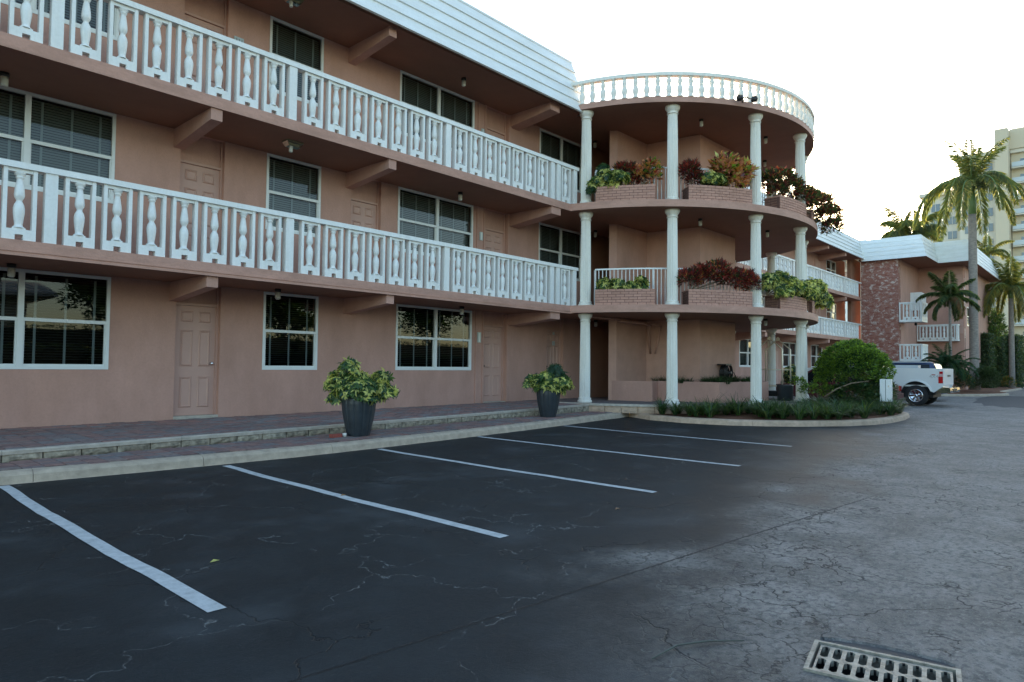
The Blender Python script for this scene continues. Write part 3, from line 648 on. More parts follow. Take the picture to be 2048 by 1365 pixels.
# ------------------------------------------------------------------ near wing
apt = thing('apartment_building', (5, WY, 0), 'three storey salmon pink apartment wing with white baluster walkways and white clapboard mansard', 'apartment building')
X0, X1 = -5.0, 17.3
Z1, Z2, Z3 = .312, 2.985, 5.765
wA = (1.28, 3.76); w2 = (6.49, 7.72); w3 = (9.79, 12.27); w4 = (14.97, 17.08); wL = (-3.2, -.7)
d1 = (4.83, 5.64); d2 = (8.49, 9.30); d3 = (12.72, 13.60); du = (15.38, 16.18)
ops = []; rooms = MB(); wins = []
for lv, (zs_, zh, so) in enumerate(((1.205, 2.80-.035, 2.78), (4.02, 5.56, 5.575), (6.83, 8.37, 8.38))):
    for k, wv in enumerate((wL, wA, w2, w3, w4)):
        if lv == 0 and wv is w4: continue
        o = (wv[0], wv[1], zs_, zh); ops.append(o); wins.append((o, lv, 1 if wv is w2 else 2)); rooms_ = room(rooms, o, WY+.16)
    zfl = (Z1, Z2+.01, Z3+.01)[lv]; zt = zfl+2.04
    for dv_ in (d1, d3)+((d2,) if lv == 1 else ())+((du,) if lv == 0 else ()):
        ops.append((dv_[0], dv_[1], zfl-.02, so-.004))
cuts = [(-5, 1e9)]
wall_open('wall', X0, X1, .1, 8.40, WY, ops, apt, m_wall)
b = MB(); b.box(X1-.0, X1+.25, WY, WY+3, .1, 8.4); b.box(X0-.25, X0, WY-.0, WY+8, .1, 9.9); b.build('wall', m_wall, apt)
b = MB(); b.box(X0, X1, WY+3.2, WY+3.4, 0, 9.8); b.build('rear_wall', m_wall, apt)
rooms.build('dark_room', m_dark, apt)
for (o, lv, n) in wins:
    window(apt, o, WY, n, tilt=(.25 if lv == 0 else 1.05), drop=(1.0 if lv < 2 else .98), curtain=(lv == 2), tapes=True)
for lv, (zfl, so) in enumerate(((Z1+.03, 2.776), (Z2+.012, 5.571), (Z3+.012, 8.376))):
    zt = zfl+2.03 if lv else zfl+2.05
    door(apt, d1[0], d1[1], zfl, zt, WY, so, knob=1); door(apt, d3[0], d3[1], zfl, zt, WY, so, knob=-1)
    if lv == 1: door(apt, d2[0], d2[1], zfl, zt, WY, so, knob=1)
    if lv == 0: door(apt, du[0], du[1], zfl, zt, WY, so, knob=-1)
# shallow pilasters beside the doors, as painted chases
b = MB()
for (xa, xb) in ((12.40, 12.44), (12.66, 12.715), (13.61, 13.72)):
    b.box(xa, xb, WY-.03, WY+.01, .30, 2.779); b.box(xa, xb, WY-.03, WY+.01, 2.99, 5.572); b.box(xa, xb, WY-.03, WY+.01, 5.77, 8.377)
b.build('conduit_chase', m_wall, apt)
SY0 = 11.07
for (za, zb, nm) in ((2.78, 2.982, 2), (5.572, 5.762, 3)):
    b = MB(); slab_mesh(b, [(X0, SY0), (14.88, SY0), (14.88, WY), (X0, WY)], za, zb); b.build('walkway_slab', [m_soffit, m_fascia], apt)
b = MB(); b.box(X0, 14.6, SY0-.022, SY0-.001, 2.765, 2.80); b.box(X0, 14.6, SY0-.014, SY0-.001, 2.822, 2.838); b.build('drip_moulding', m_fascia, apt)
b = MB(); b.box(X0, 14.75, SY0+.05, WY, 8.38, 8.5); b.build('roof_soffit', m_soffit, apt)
for so in (2.78, 5.572, 8.38):
    for x in (-2.5, 1.15, 4.80, 8.44, 13.80):
        wd = .19; yt = SY0+.035 if so < 8 else SY0+.10
        b = MB(); b.extr([(WY, so-.34), (WY, so-.002), (yt, so-.002), (yt, so-.195)], x-wd/2, x+wd/2, 'x')
        if x > 13:
            b = MB(); b.extr([(WY, so-.34), (WY, so-.002), (yt, so-.002), (yt, so-.195)], x-.05-wd/2, x+.05+wd/2+.1, 'x')
        b.build('beam', m_wall, apt)
for z in (2.984, 5.764): railing(apt, SY0+.09, z, panels_, posts_, X0, 14.82)
# mansard boards
yb0, zb0, yt0, zt0 = 10.96, 8.34, 11.50, 9.96
def mansard(parent, x0, x1, n=5, P0=(yb0, zb0), P1=(yt0, zt0), m=m_siding, name='mansard_board'):
    L = math.hypot(P1[0]-P0[0], P1[1]-P0[1]); ty, tz = (P1[0]-P0[0])/L, (P1[1]-P0[1])/L; ny, nz = -tz, ty; c = L/n
    for i in range(n):
        s0, s1 = i*c, (i+1)*c+.02
        pts = [(P0[0]+ty*s0+ny*.05, P0[1]+tz*s0+nz*.05), (P0[0]+ty*s1+ny*.012, P0[1]+tz*s1+nz*.012), (P0[0]+ty*s1-ny*.008, P0[1]+tz*s1-nz*.008), (P0[0]+ty*s0-ny*.0, P0[1]+tz*s0-nz*.0)]
        b = MB(); b.extr(pts, x0, x1, 'x'); b.build(name, m, parent)
    b = MB(); b.extr([(P1[0]-.03, P1[1]+.0), (P1[0]-.03, P1[1]+.05), (P1[0]+.12, P1[1]+.05), (P1[0]+.12, P1[1]-.0)], x0, x1, 'x'); b.build('roof_cap', m, parent)
mansard(apt, X0, 14.98)
b = MB(); b.extr([(yb0+.03, zb0+.01), (yt0+.03, zt0+.04), (WY+3.4, zt0+.04), (WY+3.4, 8.6), (WY, 8.6), (WY, 8.42), (yb0+.05, 8.42)], 14.86, 14.985, 'x'); b.build('roof_gable', m_siding, apt)
b = MB(); b.box(X0, 14.86, yt0+.1, WY+3.4, zt0-.06, zt0+.03); b.build('roof_deck', m_siding, apt)
b = MB(); b.box(14.985, 15.12, 11.9, 12.3, 8.56, 9.25); b.build('roof_upstand', m_siding, apt)

# ------------------------------------------------------------------ round entrance tower
CX, CYc, RS = 20.1, 12.6, 5.85
tow = thing('entrance_tower', (CX, CYc, 0), 'round open stair tower with white fluted columns and a roof balustrade', 'tower')
def disc(c, R_, ymax, n=72):
    a0 = math.asin((ymax-c[1])/R_); out = []
    for i in range(n+1):
        a = PI-a0+(PI+2*a0)*i/n; out.append((c[0]+R_*math.cos(a), c[1]+R_*math.sin(a)))
    return out
for z0, z1 in ((2.786, 2.986), (5.578, 5.768)):
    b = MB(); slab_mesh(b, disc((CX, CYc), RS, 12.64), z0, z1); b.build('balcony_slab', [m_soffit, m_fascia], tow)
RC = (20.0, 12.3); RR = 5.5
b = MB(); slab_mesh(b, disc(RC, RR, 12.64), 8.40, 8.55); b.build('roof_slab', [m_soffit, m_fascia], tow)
b = MB(); b.box(14.99, 25.4, 12.641, 16.0, 8.404, 8.549); b.build('roof_slab', m_fascia, tow)
b = MB(); slab_mesh(b, disc((CX, CYc), 5.80, 12.64), .30, .352, 0, 0); tb = b.build('terrace', m_paver, tow)
# terrace riser blocks
for k in range(26):
    a0 = math.radians(196+k*4.3); a1 = a0+math.radians(4.3)
    A = Vector((CX+5.78*math.cos(a0), CYc+5.78*math.sin(a0), 0)); B = Vector((CX+5.78*math.cos(a1), CYc+5.78*math.sin(a1), 0))
    b = MB(); splitblock(b, A, B, .12, .305, .1, .008); b.build('riser_block', m_conc2, tow)
b = MB(); vs_ = []
for k in range(61):
    a = math.radians(190+k*3); c_, s_ = math.cos(a), math.sin(a)
    for (q, z) in ((5.80, .30), (5.815, .30), (5.80, .358), (5.70, .360)): vs_.append((CX+q*c_, CYc+q*s_, z))
b.add(vs_, [(4*i+k, 4*i+4+k, 4*i+5+k, 4*i+1+k) for i in range(60) for k in (1, 2)]); b.build('terrace_coping', m_coping, tow)
# columns
def colmesh(h, name):
    b = MB(); fl = h-.42
    b.lathe([(.195, 0), (.20, .02), (.20, .06), (.185, .075), (.165, .08), (.175, .10), (.178, .12), (.165, .135)], 24)
    b.lathe([(.150, .13), (.148, .16), (.146, h*.35), (.138, h*.7), (.130, h-.27), (.128, h-.20)], 40, flute=(1, .16), cap=False, smooth=False)
    b.lathe([(.150, h-.215), (.152, h-.195), (.137, h-.19), (.137, h-.15), (.15, h-.135), (.165, h-.115), (.19, h-.075), (.20, h-.045), (.20, h)], 24)
    return b.mesh(name, m_column)
cang = [(198.0, 5.42), (222.8, 5.42), (249.6, 5.45), (275.5, 5.50), (300, 5.50), (324.5, 5.35), (347, 5.3)]
for (zb, zt) in ((.352, 2.786), (2.986, 5.578), (5.768, 8.40)):
    cm = colmesh(zt-zb, 'column')
    for (a, R_) in cang:
        a = math.radians(a); inst('column', cm, (CX+R_*math.cos(a), CYc+R_*math.sin(a), zb), tow)
# core walls
core = [(16.56, 11.25), (16.70, 11.07), (18.36, 11.05), (18.60, 9.36), (20.93, 9.30), (20.93, 12.62), (19.2, 12.62), (19.2, 11.25)]
for (z0, z1) in ((.352, 2.786), (2.986, 5.578), (5.768, 8.40)):
    b = MB(); b.prism(core, z0, z1); b.build('core_wall', m_rough if z0 < 1 else m_wall, tow)
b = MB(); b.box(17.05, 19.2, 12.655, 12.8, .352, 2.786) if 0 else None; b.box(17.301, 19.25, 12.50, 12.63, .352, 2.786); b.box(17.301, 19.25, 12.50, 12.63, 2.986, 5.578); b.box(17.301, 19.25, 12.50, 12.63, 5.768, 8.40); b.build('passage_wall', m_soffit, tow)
# ground floor planter walls
b = MB(); pl = [(16.60, 11.24), (16.98, 10.02), (17.62, 10.22), (17.90, 8.42), (20.5, 8.05), (20.93, 8.3), (20.93, 9.29), (18.585, 9.35), (18.345, 11.04), (16.69, 11.06)]
def ring(b, P, w_, z0, z1):
    n = len(P); V = [Vector((*p, 0)) for p in P]
    for i in range(n-0-5):
        a, c = V[i], V[i+1]; d = (c-a).normalized(); nn = Vector((-d.y, d.x, 0))
        b.add([a+Vector((0,0,z0)), c+Vector((0,0,z0)), c+nn*w_+Vector((0,0,z0)), a+nn*w_+Vector((0,0,z0)), a+Vector((0,0,z1)), c+Vector((0,0,z1)), c+nn*w_+Vector((0,0,z1)), a+nn*w_+Vector((0,0,z1))],
              [(4,5,6,7),(0,1,5,4),(2,3,7,6),(1,2,6,5),(3,0,4,7)])
ring(b, pl, .12, .352, .93); b.build('planter_wall', m_wall, tow)
b = MB(); b.prism([(16.75,11.0),(17.02,10.3),(17.75,10.45),(18.05,8.6),(20.5,8.25),(20.75,8.5),(20.8,9.25),(18.58,9.34),(18.33,11.02)], .36, .87); b.build('planter_soil', m_soil, tow)
# pipes under the first slab
b = MB()
b.tube([(16.75, 11.0, 2.69), (17.6, 10.75, 2.66), (18.05, 10.72, 2.62), (18.14, 10.86, 2.45), (18.38, 10.92, 1.75)], .035, 8)
b.tube([(17.9, 10.60, 2.66), (18.35, 10.55, 2.6), (18.36, 10.60, 2.4), (18.36, 10.75, 1.75)], .035, 8)
b.box(14.9, 18.2, 10.98, 11.04, 2.70, 2.74)
b.build('drain_pipe', m_wall, tow)
# roof balustrade
bb = MB(); pr = [(.055, 0), (.055, .03), (.035, .05), (.045, .12), (.056, .2), (.048, .28), (.030, .335), (.04, .35), (.030, .365), (.045, .40), (.042, .47), (.030, .52), (.045, .54), (.05, .56)]
pr = [(q*1.5, z) for q, z in pr]; bb.lathe(pr, 10); rbm = bb.mesh('baluster', m_column)
b = MB(); vs_ = []; na = 74
for k in range(na+1):
    a = math.radians(184+k*172/na); c_, s_ = math.cos(a), math.sin(a)
    for (q, z) in ((RR+.03, 9.11), (RR+.03, 9.20), (RR-.15, 9.20), (RR-.15, 9.11)): vs_.append((RC[0]+q*c_, RC[1]+q*s_, z))
b.add(vs_, [(4*i+k, 4*i+4+k, 4*i+4+(k+1) % 4, 4*i+(k+1) % 4) for i in range(na) for k in range(4)]); rb = b.build('roof_balustrade', m_column, tow)
for k in range(56):
    a = math.radians(185.5+k*3.08); inst('baluster', rbm, (RC[0]+(RR-.06)*math.cos(a), RC[1]+(RR-.06)*math.sin(a), 8.55), rb)
# white bar railings on the two balconies
for z in (2.986, 5.768):
    b = MB(); R_ = 5.12; n = 60; vs_ = []
    for k in range(n+1):
        a = math.radians(200+k*130/n); c_, s_ = math.cos(a), math.sin(a)
        for (q, zz) in ((R_+.02, z+1.03), (R_+.02, z+1.07), (R_-.02, z+1.07), (R_-.02, z+1.03)): vs_.append((CX+q*c_, CYc+q*s_, zz))
    b.add(vs_, [(4*i+k, 4*i+4+k, 4*i+4+(k+1) % 4, 4*i+(k+1) % 4) for i in range(n) for k in range(4)])
    mr = b.build('metal_railing', m_metalw, tow)
    b = MB()
    for k in range(110):
        a = math.radians(200+k*130/109); x, y = CX+R_*math.cos(a), CYc+R_*math.sin(a); w_ = .009 if k % 15 else .022
        b.box(x-w_, x+w_, y-w_, y+w_, z, z+1.03)
    b.build('bars', m_metalw, mr, 'stuff')
# brick planters on the slab edges
bl = .205; bh = .062
bm = MB().bevbox(-bl/2, bl/2, -.045, .045, 0, bh, .004); bm_ = bm.mesh('brick', m_brickp)
PL = [(201.7, 217.5, 54), (226.3, 245.3, 54), (256.2, 272.5, 54), (279.5, 296.5, 54)]
def planter(a0, a1, zb, pieces):
    a0, a1 = math.radians(a0), math.radians(a1); ro, ri = 5.74, 5.26; n = 8; H = .432
    pts = [(CX+ro*math.cos(lerp(a0, a1, i/n)), CYc+ro*math.sin(lerp(a0, a1, i/n))) for i in range(n+1)]+[(CX+ri*math.cos(lerp(a1, a0, i/n)), CYc+ri*math.sin(lerp(a1, a0, i/n))) for i in range(n+1)]
    b = MB(); b.prism(pts, zb, zb+H-.05); p = b.build('brick_planter', m_groove, tow)
    L = (a1-a0)*ro; nb = round(L/.213); lost = MB()
    def put(x, y, z, rz, s=1):
        if pieces: inst('brick', bm_, (x, y, z), p, rz, (s, 1, 1))
        else: lost.box(x-bl/2*s, x+bl/2*s, y-.045, y+.045, z, z+bh, 0, rz, (x, y))
    for c in range(6):
        z = zb+.002+c*.0715; off = .5 if c % 2 else 0
        for i in range(nb+(1 if off else 0)):
            t0 = (i-off)/nb; t1 = t0+1/nb; t0 = max(t0, 0); t1 = min(t1, 1); a = lerp(a0, a1, (t0+t1)/2); s = (t1-t0)*nb*(L/nb-.010)/bl
            put(CX+(ro-.03)*math.cos(a), CYc+(ro-.03)*math.sin(a), z, a-PI/2, s)
        for aa, sg in ((a0, 1), (a1, -1)):                     # the two short returns
            for j in range(2):
                q = ro-.082-.097-j*.203
                put(CX+q*math.cos(aa)-sg*math.sin(aa)*.045, CYc+q*math.sin(aa)+sg*math.cos(aa)*.045, z, aa, .94)
    if not pieces: lost.build('bricks', m_brickp, p, 'stuff')
    b = MB(); b.prism([(CX+(x-CX)*.985, CYc+(y-CYc)*.985) for x, y in pts], zb+H-.05, zb+H-.035); b.build('soil', m_soil, p)
k_ = 0
for zb in (5.768, 2.986):
    for i, (a0, a1, q) in enumerate(PL): planter(a0, a1, zb, i < 3 and not (zb > 5 and i == 9))
# ------------------------------------------------------------------ far wing
FY, FW = 11.40, 12.9
far = thing('apartment_building', (35, FW, 0), 'far pink apartment wing beyond the round tower with long white railings', 'apartment building')
fo = [(29.45, 31.35), (34.7, 36.6), (38.9, 40.8), (26.0, 27.6)]; f2 = [(41.6, 43.4), (36.5, 38.3), (31.5, 33.3), (38.9, 40.3)]
ops = []; rooms = MB()
for (a, c) in fo: ops.append((a, c, 1.38, 2.70))
for (a, c) in f2[:3]: ops += [(a, c, 4.15, 5.30), (a, c, 6.72, 7.85)]
for o in ops: room(rooms, o, FW+.16, 1)
wall_open('wall', 21.2, 45.2, 0, 8.1, FW, ops, far, m_wall); rooms.build('dark_room', m_dark, far)
for o in ops: window(far, o, FW, 2, tilt=.7, tapes=False, fr=.06)
for (a, c, z0) in ((28.0, 28.9, .2), (33.2, 34.0, .2), (37.4, 38.2, .2), (39.6, 40.5, 3.12), (39.6, 40.5, 5.62)):
    b = MB(); b.box(a, c, FW-.03, FW+.0, z0, z0+2.0); dd_ = b.build('door', m_door, far)
    for i in range(3):
        for j in range(2): xx = a+.1+j*.42; MB().box(xx, xx+.28, FW-.042, FW-.031, z0+.2+i*.6, z0+.65+i*.6).build('panel', m_door, dd_)
for (za, zb) in ((2.91, 3.11), (5.40, 5.58)):
    b = MB(); slab_mesh(b, [(24.6, FY), (43.28, FY), (43.28, FW), (24.6, FW)], za, zb); b.build('walkway_slab', [m_soffit, m_fascia], far)
b = MB(); b.box(24.6, 43.3, FY-.3, FW, .0, .2); b.build('walkway_slab', m_conc, far)
b = MB(); b.box(24.6, 43.28, FY+.05, FW, 7.90, 8.05); b.build('roof_soffit', m_soffit, far)
for so in (2.91, 5.40, 7.90):
    for x in (25.4, 28.9, 33.0, 37.3, 40.3):
        b = MB(); b.extr([(FW, so-.36), (FW, so-.002), (FY+.04, so-.002), (FY+.04, so-.2)], x-.12, x+.12, 'x'); b.build('beam', m_wall, far)
for z in (3.112, 5.582):
    fp = [24.9+.4885*i for i in range(37) if i % 8 != 7]; fq = [24.9+.4885*i for i in range(37) if i % 8 == 7]
    railing(far, FY+.09, z, fp, fq, 24.6, 43.2, .83)
mansard(far, 24.5, 43.62, 5, (FY-.08, 7.86), (FY+.25, 9.04))
b = MB(); b.box(24.5, 48, FY+.3, FW+6, 8.9, 9.0); b.build('roof_deck', m_siding, far)
b = MB(); b.box(43.2, 45.2, 12.0, 12.2, 0, 8.0); b.build('stair_wall', m_soffit, far)

# ------------------------------------------------------------------ brick fronted block
blk = thing('apartment_building', (46, 9, 0), 'pink apartment block with whitewashed red brick pier and small white balconies', 'apartment building')
b = MB(); b.box(43.62, 44.2, 9.58, 11.56, 0, 7.85); b.build('brick_pier', m_pier, blk)
b = MB(); b.box(44.2, 48.9, 9.60, 9.80, 0, 7.85); b.box(48.9, 49.1, 7.17, 9.6, 0, 8.0); b.build('wall', m_wall, blk)
wall_open('wall', 49.1, 60, 0, 8.0, 7.15, [(49.75, 50.9, 4.1, 5.3)], blk, m_wall)
rm = MB(); room(rm, (49.75, 50.9, 4.1, 5.3), 7.31, 1); rm.build('dark_room', m_dark, blk)
window(blk, (49.75, 50.9, 4.1, 5.3), 7.15, 1, tilt=.8, tapes=False)
b = MB(); b.box(49.1, 60, 7.16, 7.17+12, 7.9, 8.0); b.build('roof_deck', m_siding, blk)
b = MB()                                                      # stacked corner blocks in relief
for i in range(9): b.box(48.86, 48.9, 7.20+.02, 8.02, 3.6+i*.46, 3.6+i*.46+.43)
b.build('corner_block_relief', m_door, blk)
b = MB(); b.box(43.40, 48.9, 8.15, 11.6, 7.80, 7.9); b.box(46.7, 60, 6.5, 8.15, 7.80, 7.9); b.build('roof_soffit', m_soffit, blk)
def mans_box(parent, p, q, e0=0, e1=0, z0=7.74, z1=9.03, n=5, back=.30):
    """boards along the line p->q, leaning back to its left side"""
    p, q = Vector((*p, 0)), Vector((*q, 0)); d = (q-p).normalized(); nn = Vector((-d.y, d.x, 0)); H = (z1-z0)/n
    for i in range(n):
        def V(pt, s, off, z): return pt+nn*(back*s/n-off)+d*((e0 if pt is p else e1)*(back*s/n-off))+Vector((0, 0, z))
        b = MB(); za, zb = z0+i*H, z0+(i+1)*H+.015
        a0, a1, a2 = V(p, i, .035, za), V(p, i+1, .010, zb), V(p, i+1, -.02, zb); a3 = V(p, i, -.0, za)
        c0, c1, c2 = V(q, i, .035, za), V(q, i+1, .010, zb), V(q, i+1, -.02, zb); c3 = V(q, i, -.0, za)
        e = d*(-back*(i)/n*0)
        b.add([a0, c0, c1, a1, a2, c2, c3, a3], [(0,1,2,3),(3,2,5,4),(0,3,4,7),(1,6,5,2),(0,7,6,1)]); b.build('mansard_board', m_siding, parent)
mans_box(blk, (43.3, 11.45), (43.3, 8.11), -1, -1)
mans_box(blk, (43.3, 8.11), (46.65, 8.11), 1, 1)
mans_box(blk, (46.65, 8.11), (46.65, 6.40), -1, -1)
mans_box(blk, (46.65, 6.40), (60, 6.40), 1, 0)
b = MB(); b.prism([(43.6, 11.45), (43.6, 8.4), (46.95, 8.4), (46.95, 6.7), (60, 6.7), (60, 19), (43.6, 19)], 8.95, 9.0); b.build('roof_deck', m_siding, blk)
def balcony(parent, x0, x1, y0, y1, z, h=.92, nfront=2, slab=.14):
    """front of the balcony faces -X (the camera), solid board panel on the -Y side"""
    b = MB(); b.box(x0, x1, y0, y1, z-slab, z); ba = b.build('balcony', m_white, parent); MB().prism([(x0-.02, y1), (x0-.02, y0-.02), (x1, y0-.02), (x1, y0+.1), (x0+.1, y0+.1), (x0+.1, y1)], z+h, z+h+.07).build('handrail', m_white, ba)
    W = y1-y0; nn_ = nfront; stp = (W-.3)/nn_
    for i in range(nn_): inst('baluster_panel', bpm, (x0+.05, y0+.32+stp*i+(stp-.3)/2*0+.02, z), ba, PI/2, (1, 1, h/BH))
    MB().box(x0, x0+.08, y0, y0+.10, z, z+h).build('post', m_white, ba); MB().box(x0, x0+.08, y1-.06, y1, z, z+h).build('post', m_white, ba)
    n = int((x1-x0)/.45)
    for i in range(n): inst('baluster_panel', bpm, (x0+.3+i*.45, y0+.05, z), ba, 0, (1.1, 1, h/BH))
    return ba
balcony(blk, 43.7, 45.1, 8.40, 9.56, 4.22, .93, 2)
balcony(blk, 43.7, 45.1, 8.40, 9.56, 1.96, .78, 2)
balcony(blk, 48.2, 48.88, 7.40, 9.56, 3.22, .86, 5, .1)
b = MB(); b.prism([(46.6, 9.58), (46.6, 9.0), (48, 9.0), (48, 9.08), (46.68, 9.08), (46.68, 9.58)], 4.95, 6.05); b.build('balcony', m_white, blk)
b = MB(); b.lathe([(.07, 0), (.07, .12), (.04, .16)], 8, (44.6, 8.9)); b.v = [(v[0], v[1], v[2]+3.92) for v in b.v]; b.build('ceiling_lamp', m_black, blk)

# ------------------------------------------------------------------ high-rise far behind
hi = thing('highrise_building', (150, 18, 0), 'tall cream high-rise with stacked balconies behind the palms', 'high-rise')
m_hi = mat('highrise_cream', (.62, .53, .38), .8); m_hi2 = mat('highrise_white', (.66, .61, .50), .8); m_hig = mat('highrise_glass', (.10, .13, .15), .15, spec=.8)
def hbox(name, *a, m=m_hi, parent=hi): return MB().box(*a).build(name, m, parent)
hbox('wall', 156, 176, 18.5, 29.5, 0, 36.2, m=m_hi2); hbox('wall', 152, 176, 16.6, 22.8, 0, 41.6, m=m_hi2); hbox('tower_shaft', 149.5, 156, 14.9, 16.9, 0, 45.6, m=m_hi)
hbox('penthouse', 152, 160, 12.4, 14.9, 42.2, 45.9, m=m_hi); hbox('wall', 153, 178, -6, 14.8, 0, 41.5, m=m_hi)
hbox('roof_slab', 151.3, 177, 16.95, 23.4, 41.6, 42.3, m=m_hi2); hbox('roof_slab', 155.2, 177, 23.4, 30.2, 36.2, 36.9, m=m_hi2); hbox('roof_slab', 152.3, 178, -6.5, 14.85, 41.5, 42.2, m=m_hi2)
winm = MB().box(-.05, .0, -.75, .75, 0, 1.5).mesh('window', m_hig); winf = MB().box(-.09, -.05, -.04, .04, 0, 1.5).mesh('glazing_bar', m_hi2)
sl = MB().box(-1.3, 0, -1.9, 1.9, 0, .22).mesh('balcony', m_hi2); rl = MB().box(-1.28, -1.22, -1.88, 1.88, .3, 1.15).mesh('balcony_rail', mat('balcony_rail_glass', (.50, .55, .56), .3))
for k in range(14):
    z = 1.2+k*2.9
    if z+1.5 < 41:
        for y in (18.3, 21.2):
            wn = inst('window', winm, (151.96, y, z), hi); inst('glazing_bar', winf, (151.96, y, z), wn)
    if k < 12:
        for y in (24.6, 27.4):
            wn = inst('window', winm, (155.96, y, z), hi); inst('glazing_bar', winf, (155.96, y, z), wn)
    for y in (13.0, 8.9, 4.8, .7):
        if y < 1: continue
        ba = inst('balcony', sl, (153, y-.3, z-.4), hi); inst('balcony_rail', rl, (153, y-.3, z-.4), ba); wn = inst('window', winm, (152.96, y-.3, z), hi); inst('glazing_bar', winf, (152.96, y-.3, z), wn)
h2 = thing('distant_building', (230, 62, 0), 'pale hazy tower block far off above the white mansard corner', 'building')
m_hz = mat('haze_pale_wall', (.86, .85, .80), .8); MB().box(240, 262, 62, 74, 0, 44).build('wall', m_hz, h2); MB().box(236, 262, 58, 70, 0, 40).build('wall', m_hz, h2)  # distance haze is painted in by whitening the wall colour
for k in range(11):
    for y in (60, 64, 68): inst('window', winm, (235.96, y, 4+k*3.1), h2)
h3 = thing('distant_house', (110, 26.5, 0), 'low tan building with overhanging roof just over the mansard corner', 'building')
MB().box(110, 124, 24.5, 29.2, 0, 17.0).build('wall', m_hi, h3); MB().box(109.2, 125, 23.6, 30.4, 17.0, 17.7).build('roof', m_hi, h3)
for k in range(3): inst('window', winm, (109.96, 25.4+k*1.5, 14.6), h3)

# ------------------------------------------------------------------ lamps, plaques, cart, reel
def lampmesh():
    b = MB(); b.lathe([(.065, 0), (.065, -.05), (.045, -.06)][::-1], 14, mi=0); b.lathe([(.042, -.20), (.05, -.18), (.05, -.06), (.05, -.055)], 14, mi=1); return b
lb = lampmesh()
capm = MB().lathe([(.045, -.062), (.062, -.05), (.062, -.001)], 14).mesh('cap', m_black); glm = MB().lathe([(.03, -.205), (.048, -.19), (.05, -.18), (.05, -.062)], 14).mesh('glass_shade', m_lampglass)
LAMPS = [((11.12, 11.85, 8.38), 'small black capped ceiling lamp above the third floor double window near the roof edge'), ((11.15, 11.95, 5.572), 'small black capped ceiling lamp over the second floor railing below the middle beam'),
 ((11.30, 12.0, 2.78), 'white ceiling lamp in front of the ground floor double window'), ((6.5, 12.1, 2.78), 'white ceiling lamp at the head of the single ground floor window'),
 ((2.11, 12.1, 5.572), 'ceiling lamp at the left picture edge over the second floor window'), ((2.3, 12.2, 2.78), 'ceiling lamp at the left picture edge over the ground floor window'),
 ((17.5, 8.77, 8.40), 'ceiling lamp under the tower roof between the second and third columns'), ((20.1, 7.96, 8.40), 'ceiling lamp under the tower roof just right of the third column'), ((22.4, 8.9, 8.40), 'ceiling lamp under the tower roof, farther back right of the third column'),
 ((17.6, 8.85, 5.578), 'ceiling lamp under the upper tower balcony between the second and third columns'), ((20.4, 8.03, 5.578), 'ceiling lamp under the upper tower balcony behind the third column'),
 ((19.4, 7.7, 2.786), 'ceiling lamp under the lower tower balcony right of the third column'), ((17.0, 12.1, 8.38), 'lamp in the dark passage beside the first column under the roof'), ((17.05, 12.1, 5.572), 'lamp in the dark passage beside the first column on the second floor'), ((17.1, 12.1, 2.78), 'lamp in the dark passage beside the first column at ground level'),
 ((33.0, 12.1, 7.9), 'ceiling lamp under the far wing roof nearer the tower'), ((37.8, 12.1, 7.9), 'ceiling lamp under the far wing roof near the brick pier'), ((38.0, 12.1, 5.4), 'ceiling lamp over the far wing second floor window')]
for p, lab in LAMPS:
    t = thing('ceiling_lamp', p, lab, 'ceiling lamp', 'small ceiling lamps under the walkways'); inst('cap', capm, p, t); inst('glass_shade', glm, p, t)
# two old fluorescent basket lamps
for p, lab in (((6.50, 11.66, 5.572), 'large dusty clear plastic ceiling lamp on the underside of the middle walkway'), ((6.46, 11.70, 8.38), 'large dusty clear plastic ceiling lamp under the roof at the top edge of the photo')):
    t = thing('ceiling_light', p, lab, 'ceiling lamp')
    MB().box(p[0]-.17, p[0]+.17, p[1]-.10, p[1]+.10, p[2]-.03, p[2]-.001).build('base_plate', mat('aged_plastic', (.25, .22, .14), .5), t)
    b = MB(); V = [(-.17, -.1, -.03), (.17, -.1, -.03), (.17, .1, -.03), (-.17, .1, -.03), (-.12, -.07, -.11), (.12, -.07, -.11), (.12, .07, -.11), (-.12, .07, -.11)]
    b.add([(p[0]+v[0], p[1]+v[1], p[2]+v[2]) for v in V], [(0,1,5,4),(1,2,6,5),(2,3,7,6),(3,0,4,7),(4,5,6,7)]); b.build('clear_cover', glassmat('clear_plastic', (.8, .8, .7)), t)
    MB().box(p[0]-.1, p[0]+.12, p[1]-.03, p[1]+.03, p[2]-.075, p[2]-.035).build('ballast', mat('ballast_box', (.40, .38, .28), .5), t)
    b = MB(); b.lathe([(.03, -.22), (.036, -.21), (.036, -.11)], 12); b.v = [(v[0]+p[0]-.06, v[1]+p[1]-.03, v[2]+p[2]) for v in b.v]; b.build('bulb_shade', m_lampglass, t)
